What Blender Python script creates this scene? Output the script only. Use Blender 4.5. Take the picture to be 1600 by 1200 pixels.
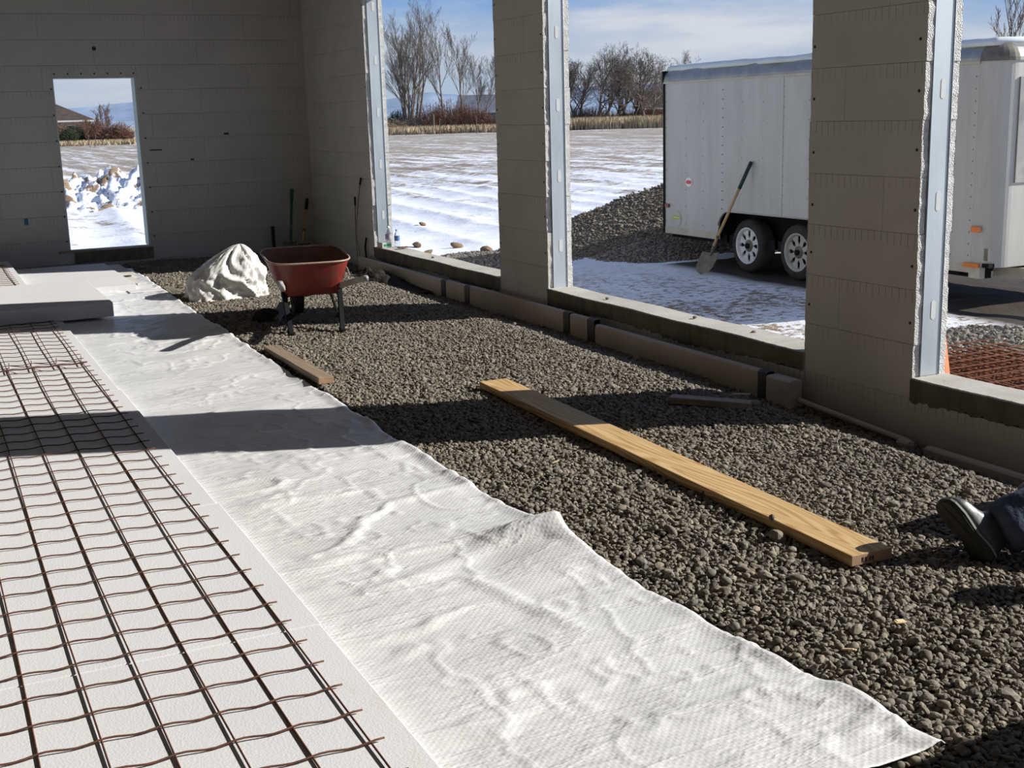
import bpy, math, random
import numpy as np
from mathutils import Vector, Matrix

random.seed(7)
rng = np.random.default_rng(11)
scene = bpy.context.scene
for o in list(bpy.data.objects):
    bpy.data.objects.remove(o)
COL = scene.collection
R = math.radians

# ------------------------------------------------------------------ camera
YAW, PITCH, ROLL, FPX, CH = 0.444198, -0.215663, -0.028932, 1918.06, 1.7
_f = Vector((math.sin(YAW) * math.cos(PITCH), math.cos(YAW) * math.cos(PITCH), math.sin(PITCH)))
_r = Vector((math.cos(YAW), -math.sin(YAW), 0))
_u = _r.cross(_f)
_r2 = _r * math.cos(ROLL) + _u * math.sin(ROLL)
_u2 = -_r * math.sin(ROLL) + _u * math.cos(ROLL)
cd = bpy.data.cameras.new('camera')
cam = bpy.data.objects.new('camera', cd)
COL.objects.link(cam)
cam.matrix_world = Matrix(((_r2.x, _u2.x, -_f.x, 0), (_r2.y, _u2.y, -_f.y, 0), (_r2.z, _u2.z, -_f.z, CH), (0, 0, 0, 1)))
cd.sensor_width = 36
cd.lens = FPX / 1600 * 36
cd.clip_end = 12000
scene.camera = cam

# ------------------------------------------------------------------ light
SUN_EL, SUN_K = R(28), 0.36
EXPOSURE = 0.0
SUN_E = 6.9
sd = bpy.data.lights.new('sun', 'SUN')
sd.energy = SUN_E
sd.angle = R(0.55)
sd.color = (1.0, 0.965, 0.90)
sun = bpy.data.objects.new('sun', sd)
COL.objects.link(sun)
_h = Vector((1, -SUN_K, 0)).normalized()
to_sun = Vector((_h.x * math.cos(SUN_EL), _h.y * math.cos(SUN_EL), math.sin(SUN_EL)))
sun.rotation_euler = to_sun.to_track_quat('Z', 'Y').to_euler()
sun.location = (30, -10, 20)

w = bpy.data.worlds.new('sky')
scene.world = w
w.use_nodes = True
nt = w.node_tree
nt.nodes.clear()


def nd(t, k, **kw):
    n = t.nodes.new(k)
    for a, b in kw.items():
        setattr(n, a, b)
    return n


def ramp(t, src, stops, interp='LINEAR'):
    n = t.nodes.new('ShaderNodeValToRGB')
    n.color_ramp.interpolation = interp
    e = n.color_ramp.elements
    while len(e) > 1:
        e.remove(e[-1])
    e[0].position = stops[0][0]
    e[0].color = stops[0][1] if len(stops[0][1]) == 4 else (*stops[0][1], 1)
    for p, c in stops[1:]:
        x = e.new(p)
        x.color = c if len(c) == 4 else (*c, 1)
    t.links.new(src, n.inputs[0])
    return n.outputs[0]


def g(v):
    return (v, v, v)


tc = nd(nt, 'ShaderNodeTexCoord')
sep = nd(nt, 'ShaderNodeSeparateXYZ')
nt.links.new(tc.outputs['Generated'], sep.inputs[0])
base = ramp(nt, sep.outputs[2], [(0.0, (0.47, 0.58, 0.72)), (0.05, (0.50, 0.61, 0.76)), (0.085, (0.24, 0.43, 0.77)), (0.14, (0.18, 0.34, 0.68)), (0.5, (0.12, 0.24, 0.52)), (1, (0.08, 0.17, 0.42))])
mp = nd(nt, 'ShaderNodeMapping')
mp.inputs['Scale'].default_value = (3.2, 3.2, 17)
mp.inputs['Location'].default_value = (0.5, 0.2, 0.9)
nt.links.new(tc.outputs['Generated'], mp.inputs[0])
nz = nd(nt, 'ShaderNodeTexNoise')
nz.inputs['Scale'].default_value = 1.5
nz.inputs['Detail'].default_value = 7
nz.inputs['Roughness'].default_value = 0.55
nt.links.new(mp.outputs[0], nz.inputs[0])
cm = ramp(nt, nz.outputs[0], [(0.38, g(0)), (0.62, g(1))])
band = ramp(nt, sep.outputs[2], [(0.0, g(0.5)), (0.03, g(0.9)), (0.075, g(1)), (0.105, g(0.45)), (0.4, g(0.35)), (1, g(0.1))])
mm = nd(nt, 'ShaderNodeMath', operation='MULTIPLY')
nt.links.new(cm, mm.inputs[0])
nt.links.new(band, mm.inputs[1])
cc = ramp(nt, nz.outputs[0], [(0.4, (0.62, 0.68, 0.78)), (0.75, (0.80, 0.84, 0.90))])
mx = nd(nt, 'ShaderNodeMixRGB')
nt.links.new(mm.outputs[0], mx.inputs[0])
nt.links.new(base, mx.inputs[1])
nt.links.new(cc, mx.inputs[2])
bg = nd(nt, 'ShaderNodeBackground')
bg.inputs[1].default_value = 0.88
nt.links.new(mx.outputs[0], bg.inputs[0])
wo = nd(nt, 'ShaderNodeOutputWorld')
nt.links.new(bg.outputs[0], wo.inputs[0])

vs = scene.view_settings
scene.display_settings.display_device = 'sRGB'
vs.view_transform = 'Standard'
vs.look = 'None'
vs.exposure = EXPOSURE
vs.gamma = 1
vs.use_curve_mapping = False


# ------------------------------------------------------------------ numpy noise
def _hash(ix, iy, s):
    n = (ix.astype(np.int64) * 374761393 + iy.astype(np.int64) * 668265263 + s * 974711) & 0x7fffffff
    n = ((n ^ (n >> 13)) * 1274126177) & 0x7fffffff
    return ((n ^ (n >> 16)) & 0xffff) / 65535.0


def vnoise(x, y, s=0):
    x = np.asarray(x, float)
    y = np.asarray(y, float)
    ix = np.floor(x)
    iy = np.floor(y)
    fx = x - ix
    fy = y - iy
    fx = fx * fx * (3 - 2 * fx)
    fy = fy * fy * (3 - 2 * fy)
    a = _hash(ix, iy, s)
    b = _hash(ix + 1, iy, s)
    c = _hash(ix, iy + 1, s)
    d = _hash(ix + 1, iy + 1, s)
    return (a * (1 - fx) + b * fx) * (1 - fy) + (c * (1 - fx) + d * fx) * fy - 0.5


def fbm(x, y, s=0, o=4):
    r = 0
    a = 1
    for k in range(o):
        r = r + a * vnoise(np.asarray(x) * 2 ** k, np.asarray(y) * 2 ** k, s + k)
        a *= 0.5
    return r


def sst(a, b, x):
    t = np.clip((np.asarray(x, float) - a) / (b - a), 0, 1)
    return t * t * (3 - 2 * t)


# ------------------------------------------------------------------ materials
class MT:
    def __init__(s, name, rough=0.7, metal=0.0, spec=0.4):
        s.m = bpy.data.materials.new(name)
        s.m.use_nodes = True
        s.t = s.m.node_tree
        s.b = s.t.nodes['Principled BSDF']
        s.b.inputs['Roughness'].default_value = rough
        s.b.inputs['Metallic'].default_value = metal
        s.b.inputs['Specular IOR Level'].default_value = spec
        s.h = None

    def n(s, k, **kw):
        return nd(s.t, k, **kw)

    def l(s, a, b):
        s.t.links.new(a, b)

    def color(s, c):
        if isinstance(c, tuple):
            s.b.inputs['Base Color'].default_value = (*c, 1)
        else:
            s.l(c, s.b.inputs['Base Color'])
        return s

    def pos(s, kind='P', scale=(1, 1, 1), loc=(0, 0, 0), rot=(0, 0, 0)):
        if kind == 'P':
            o = s.n('ShaderNodeNewGeometry').outputs['Position']
        else:
            o = s.n('ShaderNodeTexCoord').outputs['Object']
        m = s.n('ShaderNodeMapping')
        m.inputs['Scale'].default_value = scale
        m.inputs['Location'].default_value = loc
        m.inputs['Rotation'].default_value = rot
        s.l(o, m.inputs[0])
        return m.outputs[0]

    def noise(s, vec, scale, detail=4, rough=0.5):
        n = s.n('ShaderNodeTexNoise')
        n.inputs['Scale'].default_value = scale
        n.inputs['Detail'].default_value = detail
        n.inputs['Roughness'].default_value = rough
        s.l(vec, n.inputs[0])
        return n.outputs[0]

    def voro(s, vec, scale, feature='F1', out='Distance'):
        n = s.n('ShaderNodeTexVoronoi', feature=feature)
        n.inputs['Scale'].default_value = scale
        s.l(vec, n.inputs[0])
        return n.outputs[out]

    def mix(s, f, a, b, mode='MIX'):
        n = s.n('ShaderNodeMixRGB', blend_type=mode)
        for i, v in enumerate((f, a, b)):
            if isinstance(v, (int, float)):
                n.inputs[i].default_value = v if i == 0 else (v, v, v, 1)
            elif isinstance(v, tuple):
                n.inputs[i].default_value = (*v, 1)
            else:
                s.l(v, n.inputs[i])
        return n.outputs[0]

    def math(s, op, a, b=0.0):
        n = s.n('ShaderNodeMath', operation=op)
        for i, v in enumerate((a, b)):
            if isinstance(v, (int, float)):
                n.inputs[i].default_value = v
            else:
                s.l(v, n.inputs[i])
        return n.outputs[0]

    def ramp(s, src, stops, interp='LINEAR'):
        return ramp(s.t, src, stops, interp)

    def bump(s, src, strength=0.3, dist=0.01):
        n = s.n('ShaderNodeBump')
        n.inputs['Strength'].default_value = strength
        n.inputs['Distance'].default_value = dist
        s.l(src, n.inputs['Height'])
        if s.h is not None:
            s.l(s.h, n.inputs['Normal'])
        s.h = n.outputs[0]
        s.l(s.h, s.b.inputs['Normal'])
        return s


def simple(name, c1, c2=None, scale=6, rough=0.7, metal=0.0, bump=0.0, bscale=None, bdist=0.004, kind='O', spec=0.4, stretch=(1, 1, 1)):
    m = MT(name, rough, metal, spec)
    v = m.pos(kind, stretch)
    if c2 is None:
        m.color(c1)
    else:
        m.color(m.ramp(m.noise(v, scale, 6, 0.6), [(0.32, c1), (0.68, c2)]))
    if bump:
        m.bump(m.noise(v, bscale or scale * 4, 5), bump, bdist)
    return m.m


def mat_icf(name, z0, c1=(0.60, 0.585, 0.545), c2=(0.69, 0.675, 0.635)):
    m = MT(name, 0.85, 0, 0.2)
    P = m.pos('P')
    s = m.n('ShaderNodeSeparateXYZ')
    m.l(P, s.inputs[0])
    u = m.math('ADD', s.outputs[0], s.outputs[1])
    fu = m.math('FRACT', m.math('DIVIDE', u, 0.0508))
    tu = m.math('LESS_THAN', fu, 0.075)
    fz = m.math('FRACT', m.math('DIVIDE', m.math('SUBTRACT', s.outputs[2], z0), 0.2935))
    nz2 = m.noise(m.pos('P', (9, 9, 1.5)), 2.0, 3)
    lim = m.math('SUBTRACT', 0.92, m.math('MULTIPLY', nz2, 0.28))
    tz = m.math('GREATER_THAN', fz, lim)
    tt = m.math('MULTIPLY', tu, tz)
    fade = m.ramp(m.noise(P, 1.7, 3), [(0.35, g(0.15)), (0.6, g(0.75))])
    tt = m.math('MULTIPLY', tt, fade)
    b = m.ramp(m.noise(P, 2.2, 6, 0.65), [(0.3, c1), (0.7, c2)])
    dirt = m.ramp(m.noise(m.pos('P', (1, 1, 0.5)), 5, 8, 0.75), [(0.60, g(0)), (0.78, g(0.5))])
    b = m.mix(dirt, b, (0.33, 0.30, 0.25))
    b = m.mix(tt, b, (0.16, 0.15, 0.13))
    m.color(b)
    m.bump(m.voro(P, 190), 0.25, 0.002)
    m.bump(m.noise(P, 3, 3), 0.2, 0.01)
    return m.m


M = {}
M['icf'] = mat_icf('form_foam', 0.1465)
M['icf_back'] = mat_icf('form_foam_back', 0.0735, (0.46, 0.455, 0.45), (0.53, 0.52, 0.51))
m = MT('cut_foam', 0.8)
P = m.pos('P')
m.color(m.ramp(m.noise(P, 30, 5), [(0.3, (0.60, 0.60, 0.58)), (0.7, (0.78, 0.78, 0.76))]))
m.bump(m.voro(P, 150), 0.9, 0.006)
M['cut'] = m.m
m = MT('concrete', 0.85)
P = m.pos('P')
b = m.ramp(m.noise(P, 3, 8, 0.7), [(0.3, (0.40, 0.37, 0.32)), (0.7, (0.56, 0.53, 0.47))])
b = m.mix(m.ramp(m.noise(P, 26, 4), [(0.66, g(0)), (0.72, g(0.7))]), b, (0.2, 0.17, 0.13))
m.color(b)
m.bump(m.noise(P, 60, 5), 0.35, 0.004)
M['concrete'] = m.m
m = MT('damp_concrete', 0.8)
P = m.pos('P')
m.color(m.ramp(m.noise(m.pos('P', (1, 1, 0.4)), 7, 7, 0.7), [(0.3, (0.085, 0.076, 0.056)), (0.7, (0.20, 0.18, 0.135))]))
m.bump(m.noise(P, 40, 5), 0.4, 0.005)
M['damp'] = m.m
M['core'] = simple('poured_core', (0.3, 0.29, 0.27), (0.4, 0.38, 0.35), rough=0.9, kind='P')
M['galv'] = simple('galvanised_steel', (0.42, 0.48, 0.53), (0.62, 0.68, 0.72), 3, rough=0.45, metal=0.5, bump=0.08, kind='P', stretch=(1, 1, 0.3))
M['slot'] = simple('slot_foam', (0.7, 0.72, 0.72), rough=0.6)
M['screw'] = simple('screw_head', (0.03, 0.03, 0.03), rough=0.5)
M['ceil'] = simple('ceiling_board', (0.22, 0.2, 0.17), (0.28, 0.25, 0.2), 3, kind='P')
m = MT('white_foam_board', 0.75)
P = m.pos('P')
b = m.ramp(m.noise(P, 1.2, 5, 0.6), [(0.3, (0.66, 0.66, 0.67)), (0.7, (0.72, 0.72, 0.73))])
rust = m.ramp(m.noise(m.pos('P', (1.6, 0.8, 1), (3.1, 0.4, 0)), 2.2, 7, 0.7), [(0.60, g(0)), (0.74, g(0.45))])
b = m.mix(rust, b, (0.62, 0.45, 0.30))
m.color(b)
m.bump(m.voro(P, 130), 0.18, 0.003)
M['eps'] = m.m
m = MT('barrier_sheet', 0.36, 0, 0.5)
P = m.pos('P')
b = m.ramp(m.noise(P, 2.6, 7, 0.7), [(0.36, (0.66, 0.66, 0.66)), (0.55, (0.76, 0.76, 0.76))])
smear = m.ramp(m.noise(m.pos('P', (1.4, 3.2, 1), (0, 0, 0), (0, 0, 0.5)), 2.2, 9, 0.75), [(0.56, g(0)), (0.74, g(0.42))])
b = m.mix(smear, b, (0.46, 0.455, 0.44))
m.color(b)
wa = m.n('ShaderNodeTexWave', wave_type='BANDS', bands_direction='X')
wb_ = m.n('ShaderNodeTexWave', wave_type='BANDS', bands_direction='Y')
for q_ in (wa, wb_):
    q_.inputs['Scale'].default_value = 17.0
    q_.inputs['Distortion'].default_value = 0.6
    q_.inputs['Detail'].default_value = 1.0
    m.l(m.pos('P', (1, 1, 0), (0, 0, 0), (0, 0, 0.75)), q_.inputs[0])
m.bump(m.math('MULTIPLY', wa.outputs['Fac'], wb_.outputs['Fac']), 0.17, 0.004)
cr_ = m.ramp(m.noise(m.pos('P', (0.5, 1.6, 1), (0, 0, 0), (0, 0, 0.3)), 2.6, 5, 0.6), [(0.46, g(0)), (0.5, g(1)), (0.54, g(0))])
m.bump(cr_, 0.22, 0.012)
fo_ = m.n('ShaderNodeTexWave', wave_type='BANDS', bands_direction='Y', wave_profile='TRI')
fo_.inputs['Scale'].default_value = 0.9
fo_.inputs['Distortion'].default_value = 0.25
m.l(m.pos('P', (1, 1, 0), (0, 0, 0), (0, 0, 0.08)), fo_.inputs[0])
m.bump(m.ramp(fo_.outputs['Fac'], [(0.0, g(0)), (0.93, g(0)), (1.0, g(1))]), 0.25, 0.006)
m.bump(m.noise(m.pos('P', (1, 3.0, 1), (0, 0, 0), (0, 0, 0.15)), 6, 8, 0.6), 0.35, 0.02)
M['sheet'] = m.m
m = MT('rusty_wire', 0.75, 0.2)
m.color(m.ramp(m.noise(m.pos('P'), 30, 5), [(0.3, (0.07, 0.028, 0.02)), (0.7, (0.17, 0.065, 0.035))]))
M['rust'] = m.m
m = MT('rust_stack', 0.8, 0.1)
m.color(m.ramp(m.noise(m.pos('P'), 20, 5), [(0.3, (0.12, 0.042, 0.022)), (0.7, (0.27, 0.10, 0.05))]))
M['rust2'] = m.m


def mat_wood(name, a, b, c, sc=1.0, axis=(1.2, 26, 26)):
    m = MT(name, 0.62)
    P = m.pos('O', axis)
    nn = m.noise(m.pos('O', (0.55 * sc, 7.5 * sc, 7.5 * sc)), 1.0, 2, 0.4)
    fine = m.noise(m.pos('O', (2, 90, 90)), 1.0, 3)
    ss = m.math('SINE', m.math('MULTIPLY', nn, 95.0))
    ss = m.math('ADD', m.math('MULTIPLY', ss, 0.36), m.math('ADD', m.math('MULTIPLY', fine, 0.4), 0.3))
    col = m.ramp(ss, [(0.15, a), (0.6, b), (0.95, c)])
    col = m.mix(m.ramp(m.noise(m.pos('O', (1, 4, 4)), 4, 6, 0.7), [(0.55, g(0)), (0.75, g(0.35))]), col, tuple(x * 0.6 for x in a))
    m.color(col)
    m.bump(ss, 0.1, 0.002)
    return m.m


M['wood'] = mat_wood('fresh_lumber', (0.66, 0.46, 0.23), (0.58, 0.37, 0.16), (0.42, 0.23, 0.08))
M['oldwood'] = mat_wood('weathered_lumber', (0.34, 0.27, 0.19), (0.28, 0.21, 0.145), (0.2, 0.15, 0.10))
M['wood_end'] = simple('lumber_end', (0.36, 0.22, 0.13), (0.46, 0.30, 0.19), 30)
M['pebble'] = None
m = MT('pebble_stone', 0.8, 0, 0.3)
oi = m.n('ShaderNodeObjectInfo')
b = m.ramp(oi.outputs['Random'], [(0.0, (0.08, 0.073, 0.062)), (0.25, (0.18, 0.148, 0.105)), (0.5, (0.27, 0.22, 0.158)), (0.72, (0.18, 0.165, 0.14)), (0.88, (0.31, 0.27, 0.215)), (1.0, (0.38, 0.31, 0.225))])
b = m.mix(0.4, b, m.ramp(m.noise(m.pos('P'), 70, 4), [(0.3, g(0.08)), (0.7, (0.31, 0.275, 0.225))]))
m.color(b)
m.bump(m.noise(m.pos('P'), 160, 3), 0.3, 0.002)
M['pebble'] = m.m
m = MT('gravel_bed', 0.9, 0, 0.2)
P = m.pos('P')
m.color(m.ramp(m.voro(P, 45, out='Color'), [(0.1, (0.07, 0.06, 0.048)), (0.9, (0.20, 0.175, 0.135))]))
m.bump(m.voro(P, 45), -0.8, 0.02)
M['gravel'] = m.m
m = MT('dark_soil', 0.95, 0, 0.2)
m.color(m.ramp(m.noise(m.pos('P'), 14, 8, 0.7), [(0.3, (0.018, 0.014, 0.01)), (0.7, (0.05, 0.038, 0.028))]))
m.bump(m.noise(m.pos('P'), 30, 7), 0.8, 0.03)
M['soil'] = m.m

# snowy ground
m = MT('snowy_ground', 0.65, 0, 0.3)
P = m.pos('P')
sp = m.n('ShaderNodeSeparateXYZ')
m.l(P, sp.inputs[0])
P2 = m.pos('P', (1, 1, 0))
ln = m.n('ShaderNodeVectorMath', operation='LENGTH')
m.l(P2, ln.inputs[0])
dist = ln.outputs['Value']
far = m.ramp(m.math('DIVIDE', dist, 200), [(0.0, g(0)), (0.13, g(0)), (0.22, g(0.60)), (0.36, g(0.85)), (0.6, g(1))])
stub = m.noise(P, 1.6, 10, 0.85)
rows = m.noise(m.pos('P', (1.6, 0.12, 1), (0, 0, 0), (0, 0, 0.05)), 0.8, 4, 0.6)
cov = m.math('ADD', m.math('MULTIPLY', stub, 0.62), m.math('MULTIPLY', rows, 0.38))
thr = m.math('ADD', cov, m.math('MULTIPLY', far, 0.135))
mask = m.ramp(thr, [(0.555, g(0)), (0.62, g(1))])
# thin snow close to the building: specks of earth
near = m.ramp(m.math('DIVIDE', dist, 20), [(0.0, g(1)), (0.70, g(1)), (0.85, g(0))])
spk = m.ramp(m.math('ADD', m.noise(P, 9, 8, 0.8), m.math('MULTIPLY', m.noise(P, 0.9, 2), 0.25)), [(0.625, g(0)), (0.68, g(1))])
spk = m.math('MULTIPLY', spk, near)
mask = m.math('MAXIMUM', mask, spk)
# bare earth under and in front of the trailer, gravel drive beside the building
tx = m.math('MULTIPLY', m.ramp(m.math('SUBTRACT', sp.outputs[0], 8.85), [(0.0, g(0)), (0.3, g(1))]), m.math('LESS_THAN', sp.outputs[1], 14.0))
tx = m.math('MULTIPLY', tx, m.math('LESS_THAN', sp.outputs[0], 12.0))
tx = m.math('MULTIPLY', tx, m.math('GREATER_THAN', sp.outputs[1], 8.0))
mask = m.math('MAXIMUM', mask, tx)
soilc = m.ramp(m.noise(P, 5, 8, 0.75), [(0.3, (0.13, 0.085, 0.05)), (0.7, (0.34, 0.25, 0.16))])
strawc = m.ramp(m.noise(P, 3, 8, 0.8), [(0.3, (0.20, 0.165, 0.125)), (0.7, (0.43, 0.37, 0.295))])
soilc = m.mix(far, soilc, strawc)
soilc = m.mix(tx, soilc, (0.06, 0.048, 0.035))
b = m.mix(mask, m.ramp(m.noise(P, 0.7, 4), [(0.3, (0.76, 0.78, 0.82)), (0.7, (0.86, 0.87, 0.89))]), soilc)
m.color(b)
m.bump(m.noise(P, 1.6, 9, 0.65), 0.4, 0.10)
m.bump(m.noise(P, 12, 5, 0.65), 0.5, 0.02)
M['snow'] = m.m
m = MT('snow_on_soil', 0.7, 0, 0.3)
P = m.pos('P')
m.color(m.ramp(m.noise(P, 1.1, 8, 0.7), [(0.50, (0.80, 0.82, 0.86)), (0.54, (0.80, 0.82, 0.86)), (0.57, (0.26, 0.18, 0.11)), (0.8, (0.10, 0.07, 0.045))]))
m.bump(m.noise(P, 3, 8), 0.6, 0.15)
M['berm'] = m.m
M['straw'] = simple('dry_grass', (0.36, 0.28, 0.17), (0.56, 0.46, 0.31), 0.4, rough=0.9, kind='P')
M['bark'] = simple('grey_bark', (0.15, 0.125, 0.105), (0.27, 0.23, 0.195), 2, rough=0.95, kind='P')
M['twig'] = simple('bare_twigs', (0.20, 0.165, 0.135), (0.34, 0.29, 0.24), 0.4, rough=0.95, kind='P')
M['darkbark'] = simple('dark_bark', (0.075, 0.062, 0.055), (0.14, 0.12, 0.10), 2, rough=0.95, kind='P')
M['darktwig'] = simple('dark_twigs', (0.13, 0.11, 0.095), (0.23, 0.195, 0.165), 0.4, rough=0.95, kind='P')
M['redtwig'] = simple('russet_twigs', (0.19, 0.10, 0.065), (0.30, 0.18, 0.12), 0.5, rough=0.95, kind='P')
M['evergreen'] = simple('evergreen', (0.035, 0.05, 0.03), (0.09, 0.11, 0.06), 2, rough=0.95, kind='P')
M['mesa'] = simple('hazed_mesa', (0.20, 0.27, 0.38), (0.34, 0.41, 0.52), 0.004, rough=1, kind='P', spec=0.0, stretch=(1, 1, 4))  # blue distance haze is painted into the hills' base colour
M['roof'] = simple('brown_shingles', (0.05, 0.035, 0.028), (0.10, 0.07, 0.055), 1.5, rough=0.9, kind='P')
M['housewall'] = simple('tan_siding', (0.38, 0.30, 0.21), (0.46, 0.37, 0.27), 1, kind='P')
M['barnwall'] = simple('brown_siding', (0.26, 0.15, 0.08), (0.36, 0.22, 0.12), 1, kind='P')
M['greywall'] = simple('grey_siding', (0.12, 0.13, 0.16), (0.18, 0.19, 0.22), 1, kind='P')
M['fascia'] = simple('white_fascia', (0.7, 0.7, 0.68))
M['glass_dark'] = simple('dark_window', (0.03, 0.035, 0.045), rough=0.15)
M['post'] = simple('fence_post', (0.09, 0.07, 0.055), (0.16, 0.13, 0.10), 3)
# trailer
m = MT('white_trailer_skin', 0.4, 0.0, 0.5)
P = m.pos('O')
b = m.ramp(m.noise(m.pos('O', (1, 1, 0.12)), 5, 6, 0.65), [(0.3, (0.43, 0.42, 0.385)), (0.7, (0.52, 0.51, 0.465))])
b = m.mix(m.ramp(m.noise(m.pos('O', (1, 0.9, 0.3)), 2.4, 6, 0.7), [(0.52, g(0)), (0.75, g(0.5))]), b, (0.34, 0.31, 0.26))
m.color(b)
m.bump(m.noise(P, 1.2, 2), 0.15, 0.02)
M['tskin'] = m.m
M['talu'] = simple('aluminium_trim', (0.26, 0.26, 0.25), (0.40, 0.39, 0.36), 4, rough=0.38, metal=0.6, stretch=(1, 1, 1))
M['tdirty'] = simple('dirty_rail', (0.42, 0.38, 0.28), (0.55, 0.52, 0.44), 5, rough=0.6)
M['black'] = simple('black_paint', (0.008, 0.008, 0.009), (0.016, 0.016, 0.017), 5, rough=0.7, spec=0.12)
M['rubber'] = simple('tyre_rubber', (0.018, 0.017, 0.016), (0.05, 0.045, 0.038), 9, rough=0.85, bump=0.2)
M['rim'] = simple('white_steel_rim', (0.62, 0.62, 0.60), (0.74, 0.74, 0.72), 8, rough=0.4)
M['rim2'] = simple('dirty_steel_rim', (0.36, 0.35, 0.31), (0.48, 0.47, 0.43), 8, rough=0.5)
M['rivet'] = simple('rivet', (0.20, 0.20, 0.20), rough=0.5)
M['amber'] = simple('amber_lens', (0.75, 0.20, 0.03), rough=0.25)
M['redlens'] = simple('red_lens', (0.28, 0.05, 0.03), rough=0.3)
M['redsign'] = simple('red_print', (0.62, 0.09, 0.04), rough=0.4)
M['whitesign'] = simple('white_print', (0.85, 0.84, 0.80), rough=0.4)
M['greyprint'] = simple('grey_print', (0.46, 0.48, 0.46), rough=0.5)
M['limeprint'] = simple('lime_print', (0.42, 0.52, 0.10), rough=0.5)
M['roofsnow'] = simple('roof_snow', (0.62, 0.68, 0.66), (0.72, 0.77, 0.76), 3, rough=0.7, bump=0.4)
# wheelbarrow etc
m = MT('red_paint_worn', 0.45, 0.0, 0.5)
P = m.pos('O')
b = m.ramp(m.noise(P, 4, 5), [(0.3, (0.15, 0.018, 0.015)), (0.7, (0.25, 0.032, 0.023))])
b = m.mix(m.ramp(m.noise(P, 7, 8, 0.75), [(0.52, g(0)), (0.66, g(0.8))]), b, (0.11, 0.055, 0.035))
m.color(b)
M['red'] = m.m
M['traydirt'] = simple('tray_grime', (0.10, 0.05, 0.035), (0.22, 0.10, 0.07), 6, rough=0.85)
M['bluegrey'] = simple('blue_grey_paint', (0.20, 0.22, 0.27), (0.34, 0.36, 0.40), 6, rough=0.5)
M['greyhandle'] = simple('greyed_ash', (0.30, 0.28, 0.26), (0.42, 0.40, 0.37), 8, rough=0.7)
m = MT('white_plastic_film', 0.25, 0, 0.6)
P = m.pos('O')
m.color(m.ramp(m.noise(P, 3, 5), [(0.3, (0.62, 0.61, 0.58)), (0.7, (0.78, 0.77, 0.74))]))
m.bump(m.noise(m.pos('O', (1, 1, 0.6), (0, 0, 0), (0.3, 0.5, 0)), 5, 6, 0.55), 0.5, 0.04)
M['film'] = m.m
M['greenh'] = simple('green_handle', (0.02, 0.10, 0.06), (0.03, 0.14, 0.08), 6, rough=0.5)
M['blackgrip'] = simple('black_grip', (0.012, 0.012, 0.012), rough=0.6)
M['ash'] = simple('ash_handle', (0.46, 0.28, 0.12), (0.58, 0.38, 0.18), 12, rough=0.6)
M['darkgreen'] = simple('dark_green_grip', (0.012, 0.035, 0.03), rough=0.5)
M['spade'] = simple('muddy_steel', (0.13, 0.12, 0.095), (0.22, 0.20, 0.17), 12, rough=0.7, metal=0.2)
M['orange'] = simple('orange_cone', (0.72, 0.12, 0.03), (0.85, 0.19, 0.05), 5, rough=0.55)
M['board'] = simple('tan_board', (0.50, 0.42, 0.35), (0.58, 0.50, 0.43), 3, rough=0.8, kind='P', bump=0.1)
M['tape'] = simple('black_tape', (0.045, 0.045, 0.045), (0.08, 0.078, 0.07), 4, rough=0.5)
M['paleboard'] = simple('pale_board', (0.55, 0.52, 0.47), (0.64, 0.61, 0.56), 5, rough=0.8)
m = MT('clear_bottle', 0.05, 0, 0.5)
m.color((0.95, 0.97, 0.98))
m.b.inputs['Transmission Weight'].default_value = 0.9
m.b.inputs['IOR'].default_value = 1.15
M['bottle'] = m.m
M['label_a'] = simple('purple_label', (0.20, 0.17, 0.30), (0.5, 0.45, 0.5), 30, rough=0.5)
M['label_b'] = simple('blue_label', (0.06, 0.16, 0.45), (0.15, 0.3, 0.6), 20, rough=0.5)
M['bluecap'] = simple('blue_cap', (0.25, 0.5, 0.8), rough=0.4)
M['whitecap'] = simple('white_cap', (0.85, 0.87, 0.9), rough=0.4)
M['greenprint'] = simple('green_print', (0.05, 0.36, 0.16), rough=0.5)
M['paper'] = simple('white_card', (0.74, 0.76, 0.70), rough=0.6)
M['brownleaf'] = simple('brown_scrap', (0.13, 0.06, 0.035), (0.22, 0.11, 0.06), 20, rough=0.8)
M['bluetape'] = simple('blue_tape', (0.02, 0.14, 0.34), rough=0.6)
M['chip'] = simple('wood_chip', (0.62, 0.50, 0.30), (0.75, 0.62, 0.4), 30, rough=0.7)
M['denim'] = simple('navy_denim', (0.05, 0.065, 0.115), (0.10, 0.125, 0.20), 10, rough=0.9, bump=0.5, bscale=14, bdist=0.03)
M['sole'] = simple('black_sole', (0.022, 0.024, 0.02), (0.05, 0.05, 0.042), 14, rough=0.7, bump=0.3)
M['leather'] = simple('worn_black_leather', (0.045, 0.05, 0.05), (0.11, 0.12, 0.12), 14, rough=0.40, bump=0.3, spec=0.6)
M['seam'] = simple('pale_welt', (0.24, 0.26, 0.22), (0.36, 0.38, 0.33), 25, rough=0.5)
M['skin'] = simple('skin', (0.55, 0.34, 0.25), rough=0.6)
M['jacket'] = simple('dark_work_jacket', (0.04, 0.045, 0.06), (0.07, 0.075, 0.09), 8, rough=0.9)
M['hair'] = simple('brown_hair', (0.06, 0.04, 0.025), rough=0.8)
M['eye'] = simple('eye', (0.02, 0.02, 0.02), rough=0.2)


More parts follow.
